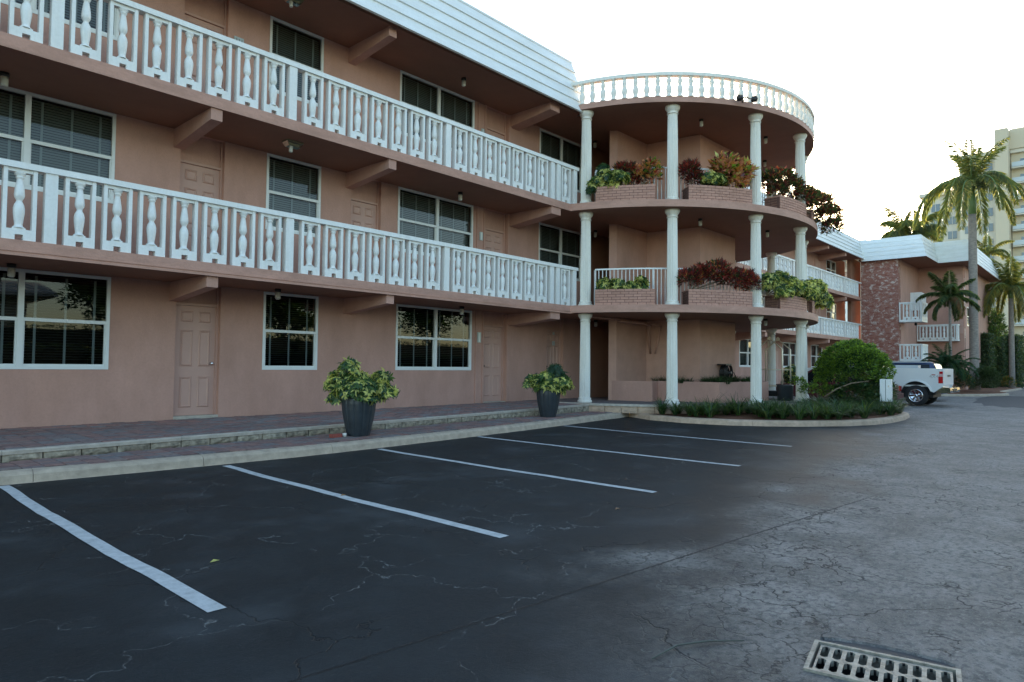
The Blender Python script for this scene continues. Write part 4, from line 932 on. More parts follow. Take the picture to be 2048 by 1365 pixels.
# floodlights on the roof edge
fl = thing('floodlight', (17.3, 7.45, 8.5), 'pair of black floodlights fixed to the tower roof edge', 'floodlight')
for dx, dy, aim in ((-.17, .05, -.5), (.13, -.10, .35)):
    b = MB(); b.lathe([(.03, 0), (.075, .05), (.085, .15), (.085, .17)], 14)
    Rm = Matrix.Rotation(aim, 3, 'Z') @ Matrix.Rotation(math.radians(120), 3, 'Y')
    c = Vector((17.32+dx, 7.36+dy, 8.56)); Rm = Matrix.Rotation(math.radians(200)+aim, 3, 'Z') @ Matrix.Rotation(math.radians(105), 3, 'Y')
    b.v = [tuple(c+Rm @ Vector(v)) for v in b.v]; b.build('lamp_head', m_black, fl)
b = MB(); b.tube([(17.15, 7.41, 8.56), (17.30, 7.38, 8.62), (17.45, 7.26, 8.56)], .014, 6); b.tube([(17.30, 7.38, 8.62), (17.32, 7.5, 8.5)], .014, 6); b.build('bracket', m_black, fl)
# number plaques
def text_obj(name, s, size, loc, rz, m, parent, ext=.002, rx=PI/2):
    cu = bpy.data.curves.new(name, 'FONT'); cu.body = s; cu.size = size; cu.extrude = ext; cu.align_x = 'CENTER'; cu.align_y = 'CENTER'
    tmp = bpy.data.objects.new(name, cu); COL.objects.link(tmp); dg = bpy.context.evaluated_depsgraph_get(); me = bpy.data.meshes.new_from_object(tmp.evaluated_get(dg)); bpy.data.objects.remove(tmp)
    me.materials.clear(); me.materials.append(m); o = bpy.data.objects.new(name, me); COL.objects.link(o)
    o.parent = parent; o.location = Vector(loc)-(org(parent) if parent else Vector()); o.rotation_euler = (rx, 0, rz); return o
m_pl = mat('mirror_plaque', (.50, .56, .55), .3, .3); m_pl2 = mat('plaque_numeral', (.20, .19, .16), .5)
def plaque(x, z, w_, h, lab, txt=None):
    t = thing('number_plaque', (x, WY-.02, z), lab, 'number plaque'); MB().box(x-w_/2, x+w_/2, WY-.026, WY-.002, z-h/2, z+h/2).build('plate', m_pl, t)
    MB().box(x-w_*.12, x+w_*.12, WY-.030, WY-.0265, z-h*.42, z+h*.42).build('centre_strip', m_metalw, t) if not txt else text_obj('numeral', txt, .11, (x, WY-.029, z), 0, m_pl2, t)
plaque(12.54, 2.08, .12, .27, 'small vertical pale plaque beside the ground floor door near the tower'); plaque(12.57, 4.79, .11, .22, 'small vertical pale plaque beside the second floor door near the tower')
plaque(12.58, 7.60, .11, .20, 'small vertical pale plaque beside the top floor door near the tower'); plaque(5.85, 7.60, .19, .15, 'small pale number plaque right of the top floor door at the upper left', '311')
# stickers on the utility door
ut = thing('door_sticker', (15.78, WY+.07, 2.2), 'two small pale notices on the dark six panel door left of the first column', 'sign')
MB().box(15.74, 15.83, WY+.062, WY+.068, 2.28, 2.36).build('notice', m_pl, ut); MB().box(15.72, 15.85, WY+.062, WY+.068, 1.96, 2.09).build('notice', m_pl, ut)
# luggage cart
ct = thing('luggage_cart', (21.7, 8.35, .36), 'brass luggage cart with pointed frame standing behind the third column', 'luggage cart')
m_brs = mat('polished_brass', (.85, .76, .60), .45, .6); B_ = []
cx0, cx1, cyA, cyB = 21.35, 22.05, 7.95, 8.75
for x in (cx0, cx1):
    b = MB(); b.tube([(x, cyA, .50), (x, cyA, 1.95), (x, (cyA+cyB)/2, 2.30), (x, cyB, 1.95), (x, cyB, .50)], .024, 6); b.tube([(x, cyA, 1.30), (x, cyB, 1.30)], .02, 6); b.tube([(x, cyA, .78), (x, cyB, .78)], .02, 6)
    b.build('frame', m_brs, ct)
    b = MB(); b.add([(x-.02, 8.35+.07*math.cos(a), 2.30+.07*math.sin(a)) for a in (0, PI/2, PI, 3*PI/2)]+[(x+.02, 8.35+.07*math.cos(a), 2.30+.07*math.sin(a)) for a in (0, PI/2, PI, 3*PI/2)], [(0,1,2,3),(7,6,5,4),(0,4,5,1),(1,5,6,2),(2,6,7,3),(3,7,4,0)]); b.build('finial', m_brs, ct)
b = MB(); b.box(cx0-.05, cx1+.05, cyA-.08, cyB+.08, .46, .52); b.build('deck', m_black, ct)
MB().box(cx0+.05, cx1-.05, cyA, cyB, .5205, .62).build('skirt', m_pot, ct)
for x in (cx0, cx1):
    for y in (cyA, cyB): b = MB(); b.lathe([(.05, -.02), (.05, .02)], 12); b.v = [(x+v[2], y+v[0], .405+v[1]) for v in b.v]; b.build('wheel', m_black, ct)
gb = thing('waste_bin', (20.9, 7.7, .352), 'dark grey round bin standing behind the third column', 'bin')
MB().lathe([(.19, .352), (.22, .36), (.24, .80), (.25, .82), (.235, .84)], 20, (20.9, 7.7)).build('body', m_pot, gb)
hr = thing('hose_reel', (20.2, 9.2, 1.35), 'black garden hose coiled on a wall reel above the planter', 'hose reel')
for k in range(7):
    b = MB(); R_ = .24-.012*(k % 4); yy = 9.26-.035*k; n = 26; pts = [(19.95+R_*math.cos(2*PI*i/n+k)*1.0, yy, 1.18+R_*math.sin(2*PI*i/n+k)*(1+.04*k)) for i in range(n)]+[(19.95+R_*math.cos(2*PI*1+k), yy, 1.18+R_*math.sin(k))]
    b.tube(pts, .018, 6); b.build('hose_coil', m_black, hr)
b = MB(); b.tube([(20.19, 9.02, 1.2), (20.25, 9.0, 1.1), (20.28, 9.02, .9)], .016, 6); b.build('hose_end', m_black, hr)
b = MB(); b.box(19.6, 19.98, 9.0, 9.29, 1.42, 1.46); b.lathe([(.06, 0), (.06, .3)], 10); b.v[8:] = [(19.95+v[0], 9.0+v[2], 1.18+v[1]) for v in b.v[8:]]; b.build('bracket', m_black, hr)
# brick and cup by the pot
t = thing('loose_brick', (6.17, 9.5, .145), 'loose red brick lying beside the first plant pot', 'brick'); MB().bevbox(6.08, 6.27, 9.46, 9.55, .145, .20, .005).build('brick_body', mat('loose_brick_red', (.30, .07, .05), .85, bump=.4), t)
t = thing('paper_cup', (6.32, 9.5, .145), 'small white cup beside the loose brick', 'cup'); MB().lathe([(.028, .145), (.035, .20), (.03, .20), (.025, .15)], 12, (6.34, 9.50)).build('cup_body', m_column, t)
# utility box on the island
ub = thing('utility_box', (20.5, 4.82, .15), 'white weathered utility pedestal box on two short posts at the end of the island', 'utility box')
MB().box(20.45, 20.62, 4.69, 4.96, .47, 1.08).build('cabinet', m_white, ub); MB().box(20.445, 20.449, 4.815, 4.825, .49, 1.06).build('seam', m_black, ub); MB().box(20.436, 20.45, 4.73, 4.75, .87, .91).build('latch', m_chrome, ub)
for y in (4.74, 4.91): MB().box(20.48, 20.56, y-.03, y+.03, .1, .47).build('leg', m_bark, ub)
# leaves, palm stalk, specks on the asphalt
for (x, y, m, lab) in ((3.9, 5.9, l_brown, 'dead brown leaf on the asphalt between the second and third line'), (5.35, 3.55, l_brown, 'pale curled leaf on the asphalt beside the end of the third line'), (2.0, 4.55, l_yel, 'tiny yellow leaf on the dark asphalt right of the nearest line')):
    b = MB(); b.add([(x, y, .006), (x+.03, y+.012, .02), (x+.07, y, .008), (x+.03, y-.018, .012)], [(0,1,2,3)]); tag(b.build('fallen_leaf', m), lab, 'leaf')
b = MB(); b.tube([(2.75, 1.62, .012), (2.95, 1.60, .02), (3.10, 1.52, .018), (3.25, 1.40, .010)], [.003, .005, .005, .003], 5); tag(b.build('palm_stalk', mat('dry_stalk', (.11, .12, .10), .8)), 'dry curved stalk lying on the drive left of the drain grate', 'stalk')
# ------------------------------------------------------------------ island planting
inner = [(iR[k]+iN[k]*.16) for k in range(len(iR))]
poly = [(p.x, p.y) for p in inner]+[(22.9, 8.9), (15.7, 10.0)]
b = MB(); c0 = (19.5, 7.0); vs_ = [(c0[0], c0[1], .17)]+[(p[0], p[1], .122) for p in poly]
b.add(vs_, [(0, i+1, (i+1) % len(poly)+1) for i in range(len(poly))]); isl = b.build('island_mulch', m_mulch, kind='structure')
for p_ in isl.data.polygons:
    pass
b = MB(); b.prism([(23.2, 9.4), (24.4, 9.4), (24.4, 12.6), (23.2, 12.6)], .0, .14); b.prism([(15.6, 9.95), (15.2, 10.6), (16, 10.4)], .0, .13); b.build('island_apron', m_conc, kind='structure')
def inside(x, y, P):
    r_ = False; j = len(P)-1
    for i in range(len(P)):
        if (P[i][1] > y) != (P[j][1] > y) and x < (P[j][0]-P[i][0])*(y-P[i][1])/(P[j][1]-P[i][1])+P[i][0]: r_ = not r_
        j = i
    return r_
def blades(name, bases, z, nper, L, mats, label=None, parent=None, kind='stuff', wd=.007, spread=.09, wts=(.6, .4)):
    B = np.repeat(np.array(bases, float), nper, 0); n = len(B); a = rng.random(n)*2*PI; rr_ = rng.random(n)**.5*spread
    P0 = np.stack([B[:, 0]+rr_*np.cos(a), B[:, 1]+rr_*np.sin(a), np.full(n, z)], 1); D = np.stack([np.cos(a+rng.normal(size=n)*.5), np.sin(a+rng.normal(size=n)*.5), np.zeros(n)], 1)
    S = np.cross(D, [0, 0, 1.0]); ll = L*(.6+.6*rng.random(n)); bend = .5+.7*rng.random(n); V = []
    for t in (0, .33, .66, 1):
        h = ll*(t*.95-bend*.62*t*t); out = ll*bend*.75*t**1.6; wq = wd*(1-t*.85)*(1.0)
        c = P0+D*out[:, None]; c[:, 2] += np.maximum(h, .01); V += [c-S*wq, c+S*wq]
    V = np.stack(V, 1).reshape(-1, 3); i = np.arange(n)*8; F = np.concatenate([np.stack([i+2*k, i+2*k+1, i+2*k+3, i+2*k+2], 1) for k in range(3)])
    MI = np.tile(rng.choice(len(mats), n, p=wts), 3)
    if parent: V = V-np.array(org(parent))
    o = bpy.data.objects.new(name, npmesh(name, V, F, MI, mats)); COL.objects.link(o); o.parent = parent
    if kind: o['kind'] = kind
    if label: o['label'] = label
    return o
tufts = []
for _ in range(4000):
    x, y = random.uniform(14.8, 23), random.uniform(4.3, 9.9)
    dC = math.hypot(x-CX, y-CYc)
    if inside(x, y, poly) and dC > 5.92:
        de = min((Vector((x, y, 0))-q).length for q in inner)
        bare = (math.sin(x*2.1)+math.cos(y*2.7) > 1.1) or (y > 9.0 and x < 15.6)
        if de > .10 and not bare and all((x-q[0])**2+(y-q[1])**2 > .085 for q in tufts): tufts.append((x, y))
    if len(tufts) > 260: break
blades('border_grass', tufts, .14, 80, .62, [l_grass, l_mid, l_olive], 'clumps of dark lily grass filling the curbed island', wts=(.5, .33, .17), wd=.013, spread=.05)
blades('border_grass', [q for i, q in enumerate(tufts) if i % 4 == 0], .14, 50, .85, [l_grass, l_dark, l_olive], 'taller arching grass among the island clumps', wts=(.5, .35, .15), wd=.012, spread=.06)
gp = [(random.uniform(18.0, 20.8), random.uniform(8.35, 9.2)) for _ in range(46)]+[(random.uniform(17.6, 18.2), random.uniform(9.4, 10.6)) for _ in range(7)]
blades('planter_grass', gp, .87, 60, .38, [l_grass, l_dark], 'dark grass blades growing in the ground floor tower planter', wts=(.6, .4), wd=.006)

def stems(parent, base, tips, r0=.02, r1=.008, name='stem', m=m_bark):
    for t in tips:
        b = MB(); p0 = Vector(base); p1 = Vector(t); mid = p0.lerp(p1, .5)+Vector((random.uniform(-.06, .06), random.uniform(-.06, .06), .05*(p1-p0).length)); b.tube([p0, mid, p1], [r0, (r0+r1)/2, r1], 6); b.build(name, m, parent)
# ------------------------------------------------------------------ big clipped bush on the island
t = thing('clipped_bush', (20.9, 5.75, .14), 'large bright green rounded bush with bare crooked limbs on the island by the utility box', 'bush')
foliage('foliage', [(20.85, 5.80, 1.42, .88, .84, .70), (21.2, 5.30, 1.25, .62, .48, .55), (20.6, 6.28, 1.22, .5, .40, .48)], 12500, .075, .045, [l_mid, l_bright, l_dark], (.35, .5, .15), t, inner=.86, upb=.5)
foliage('foliage', [(20.9, 5.75, 1.42, .75, .75, .42)], 2600, .1, .06, [l_dark], (1,), t, inner=.2)
foliage('foliage', [(20.0, 6.98, .95, .26, .22, .12), (20.1, 6.70, .72, .35, .28, .16), (20.3, 6.5, .90, .25, .22, .12), (20.4, 6.2, .66, .35, .35, .22)], 1100, .085, .05, [l_mid, l_bright, l_dark], (.35, .45, .2), t, inner=.4)
foliage('foliage', [(20.6, 5.6, .62, .7, .65, .36), (21.4, 5.2, .7, .5, .45, .40)], 2600, .10, .06, [l_dark, l_olive], (.75, .25), t, inner=.4)
stems(t, (20.7, 6.1, .15), [(20.5, 6.5, .95), (20.75, 5.2, 1.1), (20.9, 5.6, 1.2), (20.2, 6.8, .85)], .035, .015)
b = MB(); b.tube([(19.95, 6.25, .55), (20.0, 5.95, .78), (20.1, 5.6, .95), (20.3, 5.2, 1.02)], [.024, .022, .018, .012], 6); b.build('bare_limb', m_bark, t)

def AR(a, R_, z): a = math.radians(a); return (CX+R_*math.cos(a), CYc+R_*math.sin(a), z)
def shrub(label, kind, spots, n, cat='shrub', name='croton_shrub', group=None):
    """spots: (angle, radius, z centre, size x/y, size z)"""
    c = AR(spots[0][0], 5.5, spots[0][2]); zb = 6.15 if c[2] > 5 else 3.38; t = thing(name, (c[0], c[1], zb), label, cat, group)
    up = zb+.05; bl_ = [(*AR(a, R_, up+(z-up)*1.28), sx*1.12, sx*1.12, sz*1.22) for a, R_, z, sx, sz in spots]; n = int(n*(1.6 if kind == 'var' else 1.9))
    K = dict(var=([l_yel, l_mid, l_blue, l_dark], (.46, .28, .16, .10), 7, .105, .045), dred=([l_dred, l_dark, l_red], (.55, .2, .25), 0, .13, .042), red=([l_dred, l_red, l_dark, l_or], (.42, .33, .19, .06), 0, .13, .04),
             orange=([l_or, l_pink, l_dark, l_red, l_bright], (.32, .25, .18, .1, .15), 0, .15, .075), pink=([l_pink, l_or, l_bright, l_dred, l_yel], (.40, .22, .16, .14, .08), 0, .18, .10), maroon=([l_dred, l_dark, l_olive, l_red, l_or], (.3, .34, .2, .1, .06), 0, .13, .05),
             green=([l_blue, l_mid, l_dark], (.5, .25, .25), 7, .10, .03))[kind]
    foliage('foliage', bl_, n, K[3], K[4], K[0], K[1], t, whorl=K[2], inner=.35, upb=.5)
    stems(t, (c[0], c[1], zb-.0), [tuple(Vector(q[:3])+Vector((random.uniform(-.1, .1), random.uniform(-.1, .1), .05))) for q in bl_ for _ in range(2)], .014, .006)
    return t
V_ = 'variegated_shrub'
shrub('variegated yellow and green shrub spilling over the left end of the upper tower planter', 'var', [(201.5, 5.62, 6.28, .20, .16), (204, 5.6, 6.40, .22, .20), (208, 5.6, 6.36, .24, .19), (206, 5.62, 6.25, .2, .13)], 330, name=V_)
shrub('dark green shrub tip standing above the variegated shrub beside the first column', 'green', [(203.5, 5.5, 6.60, .16, .14), (200.5, 5.75, 6.12, .12, .10)], 80, name=V_)
shrub('dark red croton behind the variegated shrub in the first upper planter', 'red', [(208.5, 5.3, 6.62, .20, .13), (211.5, 5.35, 6.56, .2, .15), (212, 5.4, 6.32, .16, .18)], 520)
shrub('loose orange and pink croton at the right end of the first upper planter', 'orange', [(214.3, 5.45, 6.48, .20, .17), (216.8, 5.45, 6.58, .2, .17), (217.2, 5.5, 6.38, .17, .12), (213.6, 5.5, 6.40, .15, .1)], 300)
shrub('small maroon croton at the left end of the middle upper planter', 'dred', [(227.5, 5.5, 6.52, .24, .20), (229, 5.5, 6.36, .18, .15)], 560)
shrub('low variegated shrub between the two crotons in the middle upper planter', 'var', [(233, 5.58, 6.34, .22, .17), (235.5, 5.58, 6.36, .22, .15)], 220, name=V_)
shrub('large bushy pink and green croton in the middle upper planter beside the third column', 'pink', [(238, 5.5, 6.62, .30, .28), (242.5, 5.5, 6.55, .34, .28), (241, 5.5, 6.36, .3, .2)], 760)
shrub('dark maroon shrub with gaps of sky in the third upper planter', 'maroon', [(257, 5.4, 6.55, .30, .25), (262, 5.45, 6.62, .36, .26), (268, 5.5, 6.50, .34, .26), (259, 5.5, 6.33, .25, .16)], 1300)
shrub('brownish shrub leaning out over the far right edge of the upper balcony', 'maroon', [(276, 5.65, 6.38, .36, .28), (283, 5.9, 6.30, .42, .34), (290, 6.15, 6.12, .40, .32), (288, 6.25, 5.82, .28, .22)], 1900)
shrub('low variegated shrub in the first lower tower planter', 'var', [(203.8, 5.55, 3.50, .16, .18), (207.5, 5.55, 3.50, .18, .17), (211, 5.55, 3.46, .18, .14), (214, 5.55, 3.52, .16, .19)], 300, name=V_)
shrub('wide deep red croton hedge filling the second lower tower planter', 'red', [(227.5, 5.5, 3.62, .30, .22), (231.5, 5.5, 3.70, .32, .26), (235.5, 5.5, 3.78, .32, .27), (240, 5.5, 3.64, .32, .24), (244.5, 5.5, 3.66, .32, .22), (246.5, 5.6, 3.55, .22, .2)], 2100)
shrub('tall variegated shrub overflowing the third lower tower planter', 'var', [(253.5, 5.55, 3.62, .28, .28), (258, 5.6, 3.66, .30, .30), (263, 5.6, 3.60, .30, .28), (268, 5.65, 3.56, .30, .26), (272, 5.7, 3.52, .28, .26), (257, 5.8, 3.42, .22, .12)], 800, name=V_)
shrub('variegated shrub hanging over the rightmost lower tower planter', 'var', [(277, 5.7, 3.60, .30, .28), (283, 5.75, 3.70, .32, .30), (289, 5.85, 3.52, .30, .30), (293, 6.0, 3.44, .26, .26)], 620, name=V_)
# ------------------------------------------------------------------ potted plants
def potmesh():
    pr = [(.165, 0), (.185, .01), (.215, .12), (.25, .28), (.276, .44), (.285, .54), (.283, .60), (.275, .63), (.250, .63), (.245, .58)]; n = 72; vs_ = []
    for (q, z) in pr:
        for i in range(n):
            a = 2*PI*i/n; k = abs(math.sin(a*6)); rr_ = q*(1-.045*(1-k**.5)*(1 if z < .62 else .3)); vs_.append((rr_*math.cos(a), rr_*math.sin(a), z))
    b = MB(); b.add(vs_, [(j*n+i, j*n+(i+1) % n, (j+1)*n+(i+1) % n, (j+1)*n+i) for j in range(len(pr)-1) for i in range(n)]+[tuple(range(n))[::-1]], 0, False); return b.mesh('pot', m_pot)
pom = potmesh()
SB = [(-.04, .04, 1.02, .26, .26, .20), (0, 0, .88, .36, .36, .2), (-.12, .2, .98, .26, .26, .18), (.16, -.22, .92, .24, .24, .18), (.1, -.1, .78, .3, .3, .13)]
def potted(x, y, label, extra, green=None, s=1.0):
    t = thing('potted_shrub', (x, y, .142), label, 'potted plant'); inst('pot', pom, (x, y, .142), t, .2, (s, s, s)); MB().lathe([(.01, .70), (.245*s, .70)], 20, (x, y)).build('soil', m_soil, t)
    B = [(x+q[0], y+q[1], q[2], q[3], q[4], q[5]) for q in SB+extra]
    foliage('foliage', B, 900, .10, .040, [l_yel, l_mid, l_blue, l_dark], (.42, .26, .2, .12), t, whorl=7, inner=.35, upb=.5)
    stems(t, (x, y, .70), [(q[0], q[1], q[2]) for q in B], .012, .006)
    if green: foliage('foliage', [(x+q[0], y+q[1], q[2], q[3], q[4], q[5]) for q in green], 75, .13, .034, [l_blue, l_dark], (.75, .25), t, whorl=9, inner=.2, upb=.8)
    return t
potted(6.62, 9.52, 'variegated shrub in a charcoal ribbed pot, the nearer pot with the loose brick beside it', [(-.30, .30, 1.12, .11, .11, .12), (-.12, .12, 1.26, .17, .17, .16), (.24, -.28, 1.10, .15, .15, .14), (-.33, .34, .96, .10, .10, .10), (.35, -.38, .86, .14, .14, .12), (-.26, .26, .76, .15, .15, .14)])
potted(12.26, 10.02, 'variegated shrub with a dark green tip in a charcoal pot near the first column', [(-.25, .28, 1.0, .14, .14, .14), (-.3, .33, .9, .14, .14, .12), (.28, -.3, .9, .18, .18, .15)], [(.12, -.12, 1.22, .17, .17, .20), (.22, -.22, 1.08, .16, .16, .15)])
# ------------------------------------------------------------------ palms
def frond(parent, base, az, el, L, droop, n=58, leaf=.55, w_=.035, mats=(l_palm, l_palmy), wts=(.75, .25), hang=.9, name='frond', early=False):
    p = Vector(base); pts = [p.copy()]; e = el; st = L/12
    for i in range(12):
        p = p+Vector((math.cos(az)*math.cos(e), math.sin(az)*math.cos(e), math.sin(e)))*st; pts.append(p.copy()); e -= droop/12*((1.9-1.9*i/12) if early else (.4+1.2*i/12))
    b = MB(); b.tube(pts, [.03*(1-.8*i/12)*max(L/3, .5) for i in range(13)], 5)
    t = np.linspace(.08, 1, n); A = np.array(pts); idx = t*12; i0 = np.minimum(idx.astype(int), 11); fr = (idx-i0)[:, None]
    C = A[i0]*(1-fr)+A[i0+1]*fr; D = A[i0+1]-A[i0]; D /= np.linalg.norm(D, axis=1)[:, None]
    S = np.cross(D, [0, 0, 1.0]); nn_ = np.linalg.norm(S, axis=1)[:, None]; S = np.where(nn_ < .05, np.array([[-math.sin(az), math.cos(az), 0]]), S/(nn_+1e-9))
    ll = leaf*L/3.2*(np.sin(np.clip(t*.92+.08, 0, 1)*PI)**.5+.25); Ps, Ts, Ls = [], [], []
    for sg in (-1, 1):
        for q in (0, 1):
            Ps.append(C+rng.normal(size=C.shape)*.01); Ts.append(S*sg*(1-.35*q)+D*(.5+.3*rng.random((n, 1)))+np.array([[0, 0, -hang]])*(.55+.75*rng.random((n, 1)))+np.array([[0, 0, .35*(q)]])); Ls.append(ll*(.8+.4*rng.random(n)))
    P = np.concatenate(Ps); T = np.concatenate(Ts); Lq = np.concatenate(Ls); o3 = np.array(org(parent))
    me = leafmesh(name, P-o3, T, rnd_dirs(len(P))*.3+np.array([0, 0, 1.0]), Lq, np.full(len(P), w_), rng.choice(len(mats), len(P), p=wts), list(mats), .1)
    o = bpy.data.objects.new(name, me); COL.objects.link(o); o.parent = parent
    b.build('rachis', m_crownshaft, o)
    o2 = o.children[0]; o2.location = (0, 0, 0); 
    return o
def palm(label, x, y, zb, zt, r0, r1, shaft, nf, L, droop, els=(75, -35), leaf=.55, hang=.9, spear=True, mats=(l_palm, l_palmy), wts=(.75, .25), lean=0, w_=.035, n=58, group=None, name='palm_tree', royal=False):
    t = thing(name, (x, y, zb), label, 'palm tree', group); b = MB(); ns = 16; pts = []; rd = []
    for i in range(ns+1):
        s = i/ns; pts.append((x+lean*s*s, y-lean*.5*s*s, lerp(zb, zt, s))); rd.append(lerp(r0, r1, s)*(1+.25*max(0, .12-s)/.12)*(1+.02*(i % 2)))
    b.tube(pts, rd, 12); b.build('trunk', m_palmtrunk, t); top = Vector(pts[-1])
    if shaft:
        b = MB(); b.tube([top, top+Vector((0, 0, shaft*.4)), top+Vector((0, 0, shaft))], [r1*1.02, r1*1.1, r1*.55], 10); b.build('crownshaft', m_crownshaft, t)
    c = top+Vector((0, 0, shaft))
    for k in range(nf):
        s = k/(nf-1); el = math.radians(lerp(els[0], els[1], s**.9)); az = k*2.39996+random.uniform(-.2, .2)
        if royal:
            up_ = s < .32; frond(t, c+Vector((0, 0, -.05*s)), az, el, L*(random.uniform(.75, .9) if up_ else random.uniform(.95, 1.2)), (el+math.radians(-10 if up_ else 78)), n, leaf, w_, mats, wts, hang, early=not up_); continue
        frond(t, c+Vector((0, 0, -.05*s)), az, el, L*random.uniform(.88, 1.1), droop*random.uniform(.85, 1.15)*lerp(.35, 1.1, min(1, s*2.2)), n, leaf, w_, mats, wts, hang)
    if spear: b = MB(); b.tube([c, c+Vector((.05, 0, L*.45)), c+Vector((.12, 0, L*.85))], [.05, .035, .008], 5); b.build('spear_leaf', m_crownshaft, t)
    return t
palm('tall royal palm with drooping crown, its grey trunk rising right of the brick fronted block', 45.5, 6.22, .25, 10.2, .235, .20, 1.5, 19, 4.05, 3.7, (86, 32), .40, .7, royal=True, n=60, w_=.05)
palm('palm crown showing above the white mansard behind the brick fronted block', 75, 15.3, 0, 12.9, .22, .18, 1.6, 14, 3.9, 2.3, (78, 10), .8, 1.0, w_=.06)
palm('slender palm with a small crown in front of the high-rise', 60, 7.25, 0, 9.6, .11, .09, .4, 12, 2.0, 2.6, (70, 10), .5, 1.0, w_=.045, wts=(.5, .5))
palm('sunlit golden palm at the right edge of the photo behind the hedges', 58, 5.75, 0, 6.4, .18, .15, .7, 16, 3.3, 2.6, (80, 15), .55, .9, royal=True, w_=.05, wts=(.45, .55))
palm('small ringed palm in front of the plain pink wall of the brick fronted block', 43.2, 6.98, .2, 5.2, .075, .065, .25, 15, 1.65, 1.5, (70, -25), .62, .8, spear=False, mats=(l_dark, l_palm), wts=(.45, .55), w_=.05)
t = palm('dwarf date palm with three dark leaning trunks behind the white truck', 41.6, 6.85, .15, 1.75, .075, .065, 0, 17, 1.25, 1.6, (65, -15), .42, .5, spear=False, mats=(l_blue, l_dark), wts=(.6, .4), w_=.022, n=44)
for (dx, dy, h_) in ((0.2, .33, 1.7), (.1, -.38, 1.55)):
    b = MB(); b.tube([(41.6, 6.85, .15), (41.6+dx*.5, 6.85+dy*.5, .9), (41.6+dx, 6.85+dy, h_)], .07, 8); b.build('trunk', m_bark, t)
    for k in range(14): frond(t, (41.6+dx, 6.85+dy, h_), k*2.4, math.radians(lerp(62, -15, k/13)), 1.2, 1.6, 40, .42, .022, (l_blue, l_dark), (.6, .4), .5)
f_ = frond(t_ := bpy.data.objects['palm_tree.004'] if 'palm_tree.004' in bpy.data.objects else t, (43.2, 6.98, 5.3), -2.6, .2, 2.3, 3.0, 50, .5, .03, (l_brown, l_olive), (.6, .4), 1.2)
# second mulched island and its plants
b = MB(); P2 = [(40.3, 7.6), (40.2, 7.0), (41.0, 6.1), (42.5, 5.25), (43.8, 4.85), (45.2, 4.75), (46.2, 5.1), (49.0, 5.5), (60, 5.5), (60, 7.1), (48.8, 7.1), (48.8, 8.0), (43.2, 8.0)]
b.prism(P2, 0, .16); b.build('far_island_mulch', m_mulch, kind='structure')
curb([(40.3, 7.9), (40.1, 7.0), (41.0, 6.0), (42.5, 5.13), (43.8, 4.72), (45.2, 4.62), (46.4, 4.98), (49.0, 5.38), (60, 5.38)], 'far_curb', 'kerb round the mulch bed below the royal palm', 8, .6)
t = thing('clipped_bush', (44.9, 5.5, .15), 'dark clipped round bush right of the royal palm trunk', 'bush'); foliage('foliage', [(44.7, 5.55, .82, .62, .60, .70)], 4200, .06, .04, [l_hedge, l_dark, l_olive], (.6, .25, .15), t, inner=.86); foliage('foliage', [(44.7, 5.55, .80, .5, .5, .58)], 900, .1, .07, [l_hedge], (1,), t, inner=.2)
t = thing('low_bush', (42.8, 6.2, .15), 'low dark leafy bush between the white truck and the royal palm', 'bush'); foliage('foliage', [(43.4, 6.35, .65, .45, .40, .5), (43.8, 6.6, .8, .5, .4, .6)], 2200, .12, .05, [l_dark, l_blue, l_olive, l_or], (.45, .3, .2, .05), t)
t = thing('low_bush', (47.5, 5.9, .15), 'dark leafy bush in the shadow behind the royal palm trunk', 'bush'); foliage('foliage', [(48, 6.4, .9, .8, .5, .8)], 1500, .12, .06, [l_dark, l_hedge], (.5, .5), t)
def hedge(x0, x1, y0, y1, z1, label, n):
    t = thing('clipped_hedge', ((x0+x1)/2, (y0+y1)/2, 0), label, 'hedge', None); b = MB(); e = .1; b.prism([(x0+e, y0+e), (x1-e, y0+e), (x1-e, y1-e), (x0+e, y1-e)], 0, z1-e); b.build('core', m_hedgecore, t)
    ax = rng.random(n); P = np.stack([rng.uniform(x0, x1, n), rng.uniform(y0, y1, n), rng.uniform(.05, z1, n)], 1); P[ax < .45, 0] = x0; P[(ax >= .45) & (ax < .8), 1] = y0; P[ax >= .8, 2] = z1; P += rng.normal(size=P.shape)*.05
    me = leafmesh('foliage', P-np.array(org(t)), rnd_dirs(n)+np.array([0, 0, .2]), rnd_dirs(n), .14*(.6+.8*rng.random(n)), np.full(n, .08), rng.choice(3, n, p=(.5, .3, .2)), [l_hedge, l_dark, l_olive]); o = bpy.data.objects.new('foliage', me); COL.objects.link(o); o.parent = t
m_hedgecore = mat('hedge_core', (.018, .026, .012), .95)
hedge(55.0, 57.2, 6.62, 7.6, 3.75, 'tall square clipped hedge just right of the royal palm trunk', 4200)
hedge(60.5, 63, 6.45, 7.2, 3.7, 'narrower clipped hedge block, the middle one of the three', 2600)
hedge(62, 66, 5.75, 6.75, 3.95, 'dark rounded clipped hedge block farthest right of the three', 4200)
hedge(52.0, 53.2, 7.2, 8.2, 3.3, 'dark clipped hedge block half hidden left of the royal palm trunk', 1800)
hedge(90, 92, 4, 9, 3.4, 'distant low green hedge across the end of the drive', 1500)
t = thing('low_bush', (58, 5.7, .15), 'small yellowish bush at the foot of the clipped hedges', 'bush'); foliage('foliage', [(58, 5.95, .5, .5, .4, .42)], 900, .12, .06, [l_olive, l_or, l_mid], (.5, .2, .3), t)
t = thing('low_bush', (70, 5.6, 0), 'low dark bush at the right edge under the distant parked car', 'bush'); foliage('foliage', [(70, 5.3, .7, 1, .9, .7)], 1300, .16, .09, [l_hedge, l_dark], (.5, .5), t)
